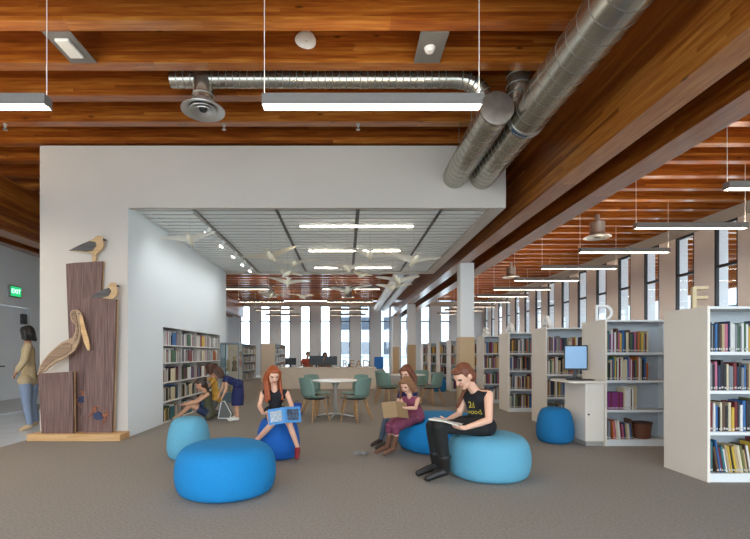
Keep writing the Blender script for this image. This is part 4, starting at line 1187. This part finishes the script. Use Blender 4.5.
def mhair(name, a): return mat(name, a, .55, noise=.25, nscale=60.)
red_h = mhair('hair_red', '9a4a22'); brn_h = mhair('hair_brown', '4a2c1c'); lbr_h = mhair('hair_light_brown', '8a6040'); blk_h = mhair('hair_black', '1d1816'); aub_h = mhair('hair_auburn', '6f3d26'); dkb_h = mhair('hair_dark', '3a2a22')
blackc = mat('cloth_black', '15151a', .85); pantsb = mat('cloth_black_trousers', '1a1917', .8); navyc = mat('cloth_navy', '1d2452', .85); plum = mat('cloth_plum', '7c3a52', .85, noise=.2, nscale=40); denim = mat('denim', '4b5563', .85)
olive = mat('cloth_olive', '575640', .85); navys = mat('cloth_navy_shorts', '263350', .85); yel = mat('cloth_yellow', 'd9a545', .85); tanc = mat('cloth_tan', 'b09b78', .85); jeanl = mat('light_denim', '7d8aa0', .85); redc = mat('cloth_red', 'b04a38', .85)
bootb = mat('boot_brown', '6f4a35', .6); bootk = mat('boot_black', '1b1816', .5); shoer = mat('shoe_red', '8a1f2a', .5); whitesh = mat('shoe_white', 'd8d4cc', .6); shoed = mat('shoe_dark', '33271f', .6); shoet = mat('shoe_tan', 'b59a78', .6); greyc = mat('cloth_grey', '6b6a68', .85); peach = mat('cloth_shorts_dark', '2a2a30', .85)

PEOPLE = []
# woman in the black tank top
P = at(479, 424.5, 4.60)
w = person('woman in a black tank top and black trousers reading on the pale blue pouf', dict(
    P=P, hipL=P+V((.045, -.085, -.005)), hipR=P+V((-.045, .085, -.005)),
    shL=at(488.5, 395, 4.42), shR=at(466.5, 394, 4.70), hd=at(463.5, 375.5, 4.50), f=(-.72, -.36, -.58),
    elL=at(489, 420, 4.30), wrL=at(465, 428.0, 4.235), hdL=(-.9, .22, .08), hnL=(.2, .6, .75), elR=at(459, 414, 4.70), wrR=at(447.5, 420, 4.56), hdR=(-.8, -.45, -.1), hnR=(.0, -.6, .7),
    knL=at(440, 427.0, 4.31), anL=at(445.5, 468.5, 4.42), toeL=at(427.5, 478.3, 4.38), knR=at(432, 426, 4.58), anR=at(436.5, 464, 4.64), toeR=at(418.5, 473, 4.58)),
    s=.95, hs=1.1, skin=skin_a, vox=.0075, top=blackc, bottom=pantsb, shoes=bootk, boot=.28, hair=(aub_h, 'tied'), girth=1.05)
PEOPLE.append(w)
# red-haired girl
P = at(276, 411.5, 5.46)
g1 = person('red-haired girl in black reading a blue book on the tall royal blue pouf', dict(
    P=P, hipL=P+V((.075, -.01, 0)), hipR=P+V((-.075, -.01, 0)), shL=at(287, 393, 5.40), shR=at(262.5, 393, 5.40), hd=at(273.5, 374.5, 5.33), f=(.30, -.80, -.45),
    elL=at(291.5, 405, 5.27), wrL=at(292.5, 412, 5.05), hdL=(-.2, -.9, .1), hnL=(-.5, .1, .8), elR=at(259.5, 406, 5.30), wrR=at(263, 413.5, 5.07), hdR=(.6, -.7, .1), hnR=(.5, .1, .8),
    knL=at(289.5, 424, 5.07), anL=at(297.5, 447, 5.16), toeL=at(297, 457.5, 5.02), knR=at(272, 424, 5.04), anR=at(256, 441, 5.20), toeR=at(250, 446.5, 5.28)),
    s=.74, hs=.93, skin=skin_a, vox=.007, top=blackc, bottom=peach, bottom_len=.35, shoes=shoer, hair=(red_h, 'long'), girth=.9)
PEOPLE.append(g1)
# small girl in plum
P = at(415, 415.5, 5.66)
g2 = person('small girl in a plum dress and brown boots holding a tan book', dict(
    P=P, hipL=P+V((.02, -.065, -.005)), hipR=P+V((-.02, .065, -.005)), shL=at(418, 399, 5.52), shR=at(403.5, 399, 5.66), hd=at(406.5, 384.5, 5.54), f=(-.52, -.62, -.50),
    elL=at(415.5, 408, 5.40), wrL=at(404.5, 408, 5.33), hdL=(-.9, .1, .1), hnL=(0, .6, .6), elR=at(398, 407, 5.62), wrR=at(389.5, 410.5, 5.50), hdR=(-.5, -.7, .1), hnR=(.1, .3, .8),
    knL=at(398, 424, 5.38), anL=at(394, 447.0, 5.44), toeL=at(384, 453.5, 5.40), knR=at(391.5, 423, 5.52), anR=at(388, 445, 5.56), toeR=at(376, 452, 5.48)),
    s=.66, hs=.88, skin=skin_a, vox=.007, top=plum, shoes=bootb, boot=.42, hair=(lbr_h, 'bob'), girth=.95,
    skirt=(plum, [('c', P, .10, at(405, 421, 5.47), .088), ('c', P, .10, at(400, 420, 5.57), .085), ('c', P+V((.03, -.05, .0)), .085, P+V((.0, -.05, .08)), .08), ('c', at(405, 421, 5.46), .085, at(396.5, 426.5, 5.38), .066), ('c', at(399, 420, 5.56), .08, at(390.5, 426, 5.52), .064), ('c', at(396.5, 427, 5.38), .055, at(396, 431, 5.38), .05), ('c', at(390.5, 427, 5.52), .055, at(389.5, 430, 5.52), .05)]))
PEOPLE.append(g2)
# girl behind her
P = at(411, 411, 6.08)
g3 = person('girl with long auburn hair sitting behind the small girl in plum', dict(
    P=P, hipL=P+V((.02, -.07, 0)), hipR=P+V((-.02, .07, 0)), shL=at(415, 392.5, 5.97), shR=at(401, 392.5, 6.12), hd=at(406.5, 372.5, 6.0), f=(-.55, -.65, -.42),
    elL=at(412, 404, 5.92), wrL=at(401, 408, 5.84), elR=at(397, 404, 6.08), wrR=at(392, 408, 5.92),
    knL=at(391, 420, 5.88), anL=at(386, 441, 5.90), toeL=at(376.5, 448, 5.84), knR=at(386, 418.5, 6.08), anR=at(381, 438.5, 6.10), toeR=at(372, 445, 6.02)),
    s=.72, hs=.93, skin=skin_a, vox=.008, top=navyc, sleeve=.4, bottom=denim, shoes=shoed, hair=(aub_h, 'long'), girth=.88)
PEOPLE.append(g3)
# woman sitting on the floor by the niche
P = at(210, 413.5, 8.52)
n1 = person('woman in an olive tank top sitting on the carpet before the niche shelves', dict(
    P=P, hipL=P+V((0, -.1, 0)), hipR=P+V((0, .1, 0)), shL=at(207.5, 394.5, 8.28), shR=at(205.5, 393.5, 8.62), hd=at(200.5, 384, 8.38), f=(-.86, -.12, -.50),
    elL=at(196.5, 402.5, 8.22), wrL=at(186, 404.5, 8.20), elR=at(196, 401, 8.62), wrR=at(186, 403, 8.45),
    knL=at(191, 405, 8.30), anL=at(178.5, 416.3, 8.28), toeL=at(173.5, 418.7, 8.26), knR=at(190.5, 404, 8.58), anR=at(180.5, 414.5, 8.55), toeR=at(175.5, 416.6, 8.52)),
    s=.9, hs=.98, skin=skin_b, vox=.012, top=olive, bottom=navys, bottom_len=.5, shoes=shoet, hair=(dkb_h, 'bun'), girth=.95)
PEOPLE.append(n1)
P = at(217, 399, 9.03)
n2 = person('child in a yellow top kneeling and reaching into the niche shelves', dict(
    P=P, hipL=P+V((-.02, -.07, 0)), hipR=P+V((-.02, .07, 0)), shL=at(214, 380, 8.90), shR=at(212, 379, 9.14), hd=at(209.5, 368, 8.98), f=(-.9, .15, -.25),
    elL=at(207, 388, 8.85), wrL=at(199, 390, 8.83), elR=at(203, 379, 9.12), wrR=at(195.5, 380.5, 9.05), hdR=(-1, .1, 0),
    knL=at(211.5, 412.0, 8.86), anL=at(219.5, 413.6, 8.92), toeL=at(224, 413.6, 8.95), knR=at(211.5, 411.0, 9.14), anR=at(219.5, 412.0, 9.16), toeR=at(224, 412.1, 9.18)),
    s=.74, hs=.93, skin=skin_b, vox=.012, top=yel, sleeve=.3, bottom=greyc, shoes=shoet, hair=(brn_h, 'bob'), girth=.95)
PEOPLE.append(n2)
P = at(238.5, 384, 8.42)
n3 = person('girl in a navy dress bending forward beside the glass case', dict(
    P=P, hipL=P+V((0, -.07, -.02)), hipR=P+V((0, .07, -.02)), shL=at(226, 378.5, 8.26), shR=at(224.5, 378, 8.52), hd=at(217.8, 372.5, 8.36), f=(-.84, -.1, -.52),
    elL=at(226, 389, 8.22), wrL=at(222.5, 397, 8.18), elR=at(222, 388, 8.56), wrR=at(219, 395, 8.52),
    knL=at(237, 402.5, 8.36), anL=at(237.5, 417.5, 8.34), toeL=at(229.5, 420.3, 8.32), knR=at(236, 402, 8.50), anR=at(236.5, 416.5, 8.52), toeR=at(228.5, 419.2, 8.50)),
    s=.76, hs=.94, skin=skin_b, vox=.012, top=navyc, sleeve=.25, shoes=whitesh, hair=(brn_h, 'bob'), girth=.95,
    skirt=(navyc, [('c', P, .095, at(238, 396, 8.36), .115), ('c', P, .095, at(237.5, 396, 8.50), .115), ('c', at(238, 396, 8.36), .115, at(237.5, 403, 8.36), .115), ('c', at(237.5, 396, 8.5), .115, at(237.5, 402.5, 8.5), .115)], .30))
PEOPLE.append(n3)
# walker in the lobby
P = at(29, 379, 7.45)
wk = person('person in a tan jacket and jeans walking past the lobby door', dict(
    P=P, hipL=P+V((.0, -.09, -.02)), hipR=P+V((0, .09, -.02)), shL=at(28, 346, 7.25), shR=at(28, 346, 7.63), hd=at(27.5, 332.5, 7.42), f=(-.97, .1, -.2),
    elL=at(24, 361, 7.18), wrL=at(17, 371, 7.16), elR=at(31, 361, 7.70), wrR=at(29, 375, 7.72),
    knL=at(26.5, 403, 7.36), anL=at(30, 424, 7.36), toeL=at(20.5, 430.0, 7.33), knR=at(31.5, 402, 7.54), anR=at(36, 421, 7.56), toeR=at(26.5, 427.0, 7.50)),
    s=1., hs=1.03, skin=skin_c, vox=.013, top=tanc, sleeve=1.85, bottom=jeanl, shoes=shoet, hair=(blk_h, 'bob'))
PEOPLE.append(wk)
# two people behind the desk
def seated_far(label, x, y, z, skin, top, hair, style):
    P = V((x, y, z-.66))
    return person(label, dict(P=P, hipL=P+V((.09, 0, 0)), hipR=P+V((-.09, 0, 0)), shL=V((x+.17, y-.02, z-.22)), shR=V((x-.17, y-.02, z-.22)), hd=V((x+.02, y-.05, z)), f=(.25, -.9, -.3),
        elL=V((x+.22, y-.12, z-.45)), wrL=V((x+.12, y-.30, z-.42)), elR=V((x-.22, y-.12, z-.45)), wrR=V((x-.12, y-.30, z-.42)),
        knL=V((x+.10, y-.42, z-.66)), anL=V((x+.10, y-.40, .09)), toeL=V((x+.10, y-.55, .035)), knR=V((x-.10, y-.42, z-.66)), anR=V((x-.10, y-.40, .09)), toeR=V((x-.10, y-.55, .035))),
        s=.9, hs=.98, skin=skin, vox=.014, top=top, sleeve=.5, bottom=navys, shoes=shoed, hair=(hair, style))
d1 = seated_far('person in a red shirt sitting behind the service desk', -1.47, 17.55, 1.24, skin_c, redc, dkb_h, 'short')
d2 = seated_far('dark-haired person sitting behind the two black monitors of the service desk', -.80, 17.65, 1.22, skin_c, greyc, blk_h, 'bob')
PEOPLE += [d1, d2]
ofm = mat('office_fabric', '3a3d42', .8)
for x, y, lab in ((-1.47, 17.58, 'dark office chair under the person in red'), (-.80, 17.68, 'dark office chair under the dark-haired person')):
    t = thing('office_chair', lab, 'chair', (x, y, 0))
    obj('seat', bbx(x-.22, x+.22, y-.24, y+.2, .40, .455, .02), ofm, t)
    obj('backrest', bbx(x-.2, x+.2, y+.21, y+.25, .55, .95, .015), ofm, t)
    obj('back_post', bbx(x-.03, x+.03, y+.2505, y+.27, .36, .7, .003), black_m, t)
    obj('gas_column', tb([(x, y, .08), (x, y, .3995)], .025, 10), black_m, t)
    for k in range(5):
        a = k*2*PI/5; obj('foot', tb([(x+.03*math.cos(a), y+.03*math.sin(a), .07), (x+.26*math.cos(a), y+.26*math.sin(a), .035)], [.022, .016], 8), black_m, t)

# open books in hands
def open_book(label, c, spine, leftd, rightd, w, h, cover, name='open_book', th=.010):
    """spine direction, page directions from the spine for the two halves; cover outside"""
    c = V(c); sp = V(spine).normalized()
    t = thing(name, label, 'book', c)
    for nm, d in (('left_half', leftd), ('right_half', rightd)):
        d = V(d); d = (d-sp*d.dot(sp)).normalized(); n = sp.cross(d).normalized()
        if nm == 'left_half': n = -n
        for part, (a, b, e0, e1, m) in (('cover', (0, w, -.002, 0, cover)), ('page_block', (.004, w-.006, .0005, th, pages_m))):
            bm = bmesh.new(); k = 0 if part == 'cover' else .006
            vs = []
            for e in (e0, e1):
                vs.append([bm.verts.new(c+d*x+sp*y+n*e) for x, y in ((a, -h/2+k), (b, -h/2+k), (b, h/2-k), (a, h/2-k))])
            bm.faces.new(vs[0]); bm.faces.new(vs[1])
            for i in range(4): bm.faces.new((vs[0][i], vs[0][(i+1) % 4], vs[1][(i+1) % 4], vs[1][i]))
            bmesh.ops.recalc_face_normals(bm, faces=list(bm.faces)); obj(part, bm, m, t)
    return t
cover_b = mat('cover_blue', '3f7fb5', .45); cover_t = mat('cover_tan', '8f7350', .6); cover_w = mat('cover_white', 'd9d6cf', .5)
b = open_book('open book with cream pages on the knees of the woman in the black tank top', at(446.5, 420.0, 4.345), (.45, .85, -.06), (-.9, .45, .06), (.95, -.42, -.22), .15, .22, cover_w, th=.012)
# blue picture book: covers face us
b = open_book('large open blue picture book held by the red-haired girl', at(284.5, 415.0, 4.90), (-.12, .25, .95), (-.95, .22, -.02), (.80, .55, .32), .19, .175, cover_b)
for sx, d, n in ((-1, V((-.95, .22, -.02)), None), (1, V((.80, .55, .32)), None)):
    c0 = V(b.location); sp = V((-.12, .25, .95)).normalized(); d = (d-sp*d.dot(sp)).normalized(); n = sp.cross(d).normalized()
    if sx < 0: n = -n
    bm = bmesh.new(); q = [bm.verts.new(c0+d*x+sp*y-n*.0035) for x, y in ((.03, -.06), (.165, -.06), (.165, .06), (.03, .06))]
    bm.faces.new(q); bmesh.ops.solidify(bm, geom=list(bm.faces), thickness=.0008)
    obj('cover_picture', bm, mat('cover_print' if sx < 0 else 'cover_photo', 'd5dbe0' if sx < 0 else '5f6f86', .5, noise=.25 if sx < 0 else .6, nscale=40.), b)
    for yy in ():
        pass
b = open_book('open tan picture book held by the small girl in plum', at(396.5, 409.0, 5.26), (-.1, .45, .85), (-.95, .12, .22), (.86, .35, -.42), .165, .20, cover_t)

# writing on the tank top
top = [o for o in w.children if o.name.startswith('top')][0]
bpy.context.view_layer.update()
def project_text(s, size, centre, fwd, upv, parent, target, m, name):
    bm = text_mesh(s, size, 0.)
    bmesh.ops.triangulate(bm, faces=list(bm.faces)); bmesh.ops.subdivide_edges(bm, edges=list(bm.edges), cuts=1)
    fwd = V(fwd).normalized(); upv = V(upv); upv = (upv-fwd*upv.dot(fwd)).normalized(); rt = upv.cross(fwd).normalized()
    off = wloc(target)
    bt = BVHTree.FromPolygons([v.co+off for v in target.data.vertices], [tuple(p.vertices) for p in target.data.polygons])
    for v in bm.verts:
        p = V(centre)+rt*v.co.x+upv*v.co.y+fwd*.3
        h = bt.ray_cast(p, -fwd)
        v.co = (h[0]+fwd*.0035) if h[0] is not None else p-fwd*.3
    obj(name, bm, m, parent)
shirt_y = mat('print_yellow', 'c9b23e', .7)
cc = at(462, 408, 4.45); fw = V((-.75, -.64, .12)); uu = at(470, 392, 4.56)-at(476, 424, 4.6)
project_text('wood', .068, cc-uu.normalized()*.03+V((.025, -.03, 0)), fw, uu, w, top, shirt_y, 'print')
project_text('2d', .085, cc+uu.normalized()*.04+V((.015, -.018, 0)), fw, uu, w, top, shirt_y, 'print')

# cushions give way under whoever sits on them
bpy.context.view_layer.update()
vs, ps = [], []
for p in PEOPLE:
    for c_ in p.children:
        if c_.type != 'MESH' or c_.name.startswith('print'): continue
        b0 = len(vs); mw = c_.matrix_world; vs += [mw @ v.co for v in c_.data.vertices]; ps += [tuple(b0+i for i in q.vertices) for q in c_.data.polygons]
bt = BVHTree.FromPolygons(vs, ps)
for o in POUFS:
    off = wloc(o); touched = {}
    vv = o.data.vertices
    top_z = max(v.co.z for v in vv)
    for v in vv:
        p = v.co+off
        if p.z < .22: continue
        best = None
        for dx, dy in ((0, 0), (.012, 0), (-.012, 0), (0, .012), (0, -.012)):
            h = bt.ray_cast(V((p.x+dx, p.y+dy, .20)), V((0, 0, 1)))
            if h[0] is not None and h[0].z > .28 and (best is None or h[0].z < best): best = h[0].z
        if best is not None and p.z > best-.008:
            v.co.z = max(.21, best-.010)
for p in PEOPLE:
    if '_f' in p: del p['_f']

# ------------------------------------------------------------------ light
wd = bpy.data.worlds.new('sky'); SC.world = wd; wd.use_nodes = True
nt = wd.node_tree; bg = nt.nodes['Background']
bg.inputs['Color'].default_value = (.76, .89, 1.0, 1); bg.inputs['Strength'].default_value = 3.1
SC.view_settings.view_transform = 'Standard'; SC.view_settings.look = 'None'; SC.view_settings.gamma = 1; SC.view_settings.use_curve_mapping = False
SC.view_settings.exposure = 0.88
SC.cycles.use_denoising = True
SC.cycles.max_bounces = 8; SC.cycles.diffuse_bounces = 5
SC.cycles.sample_clamp_indirect = 6
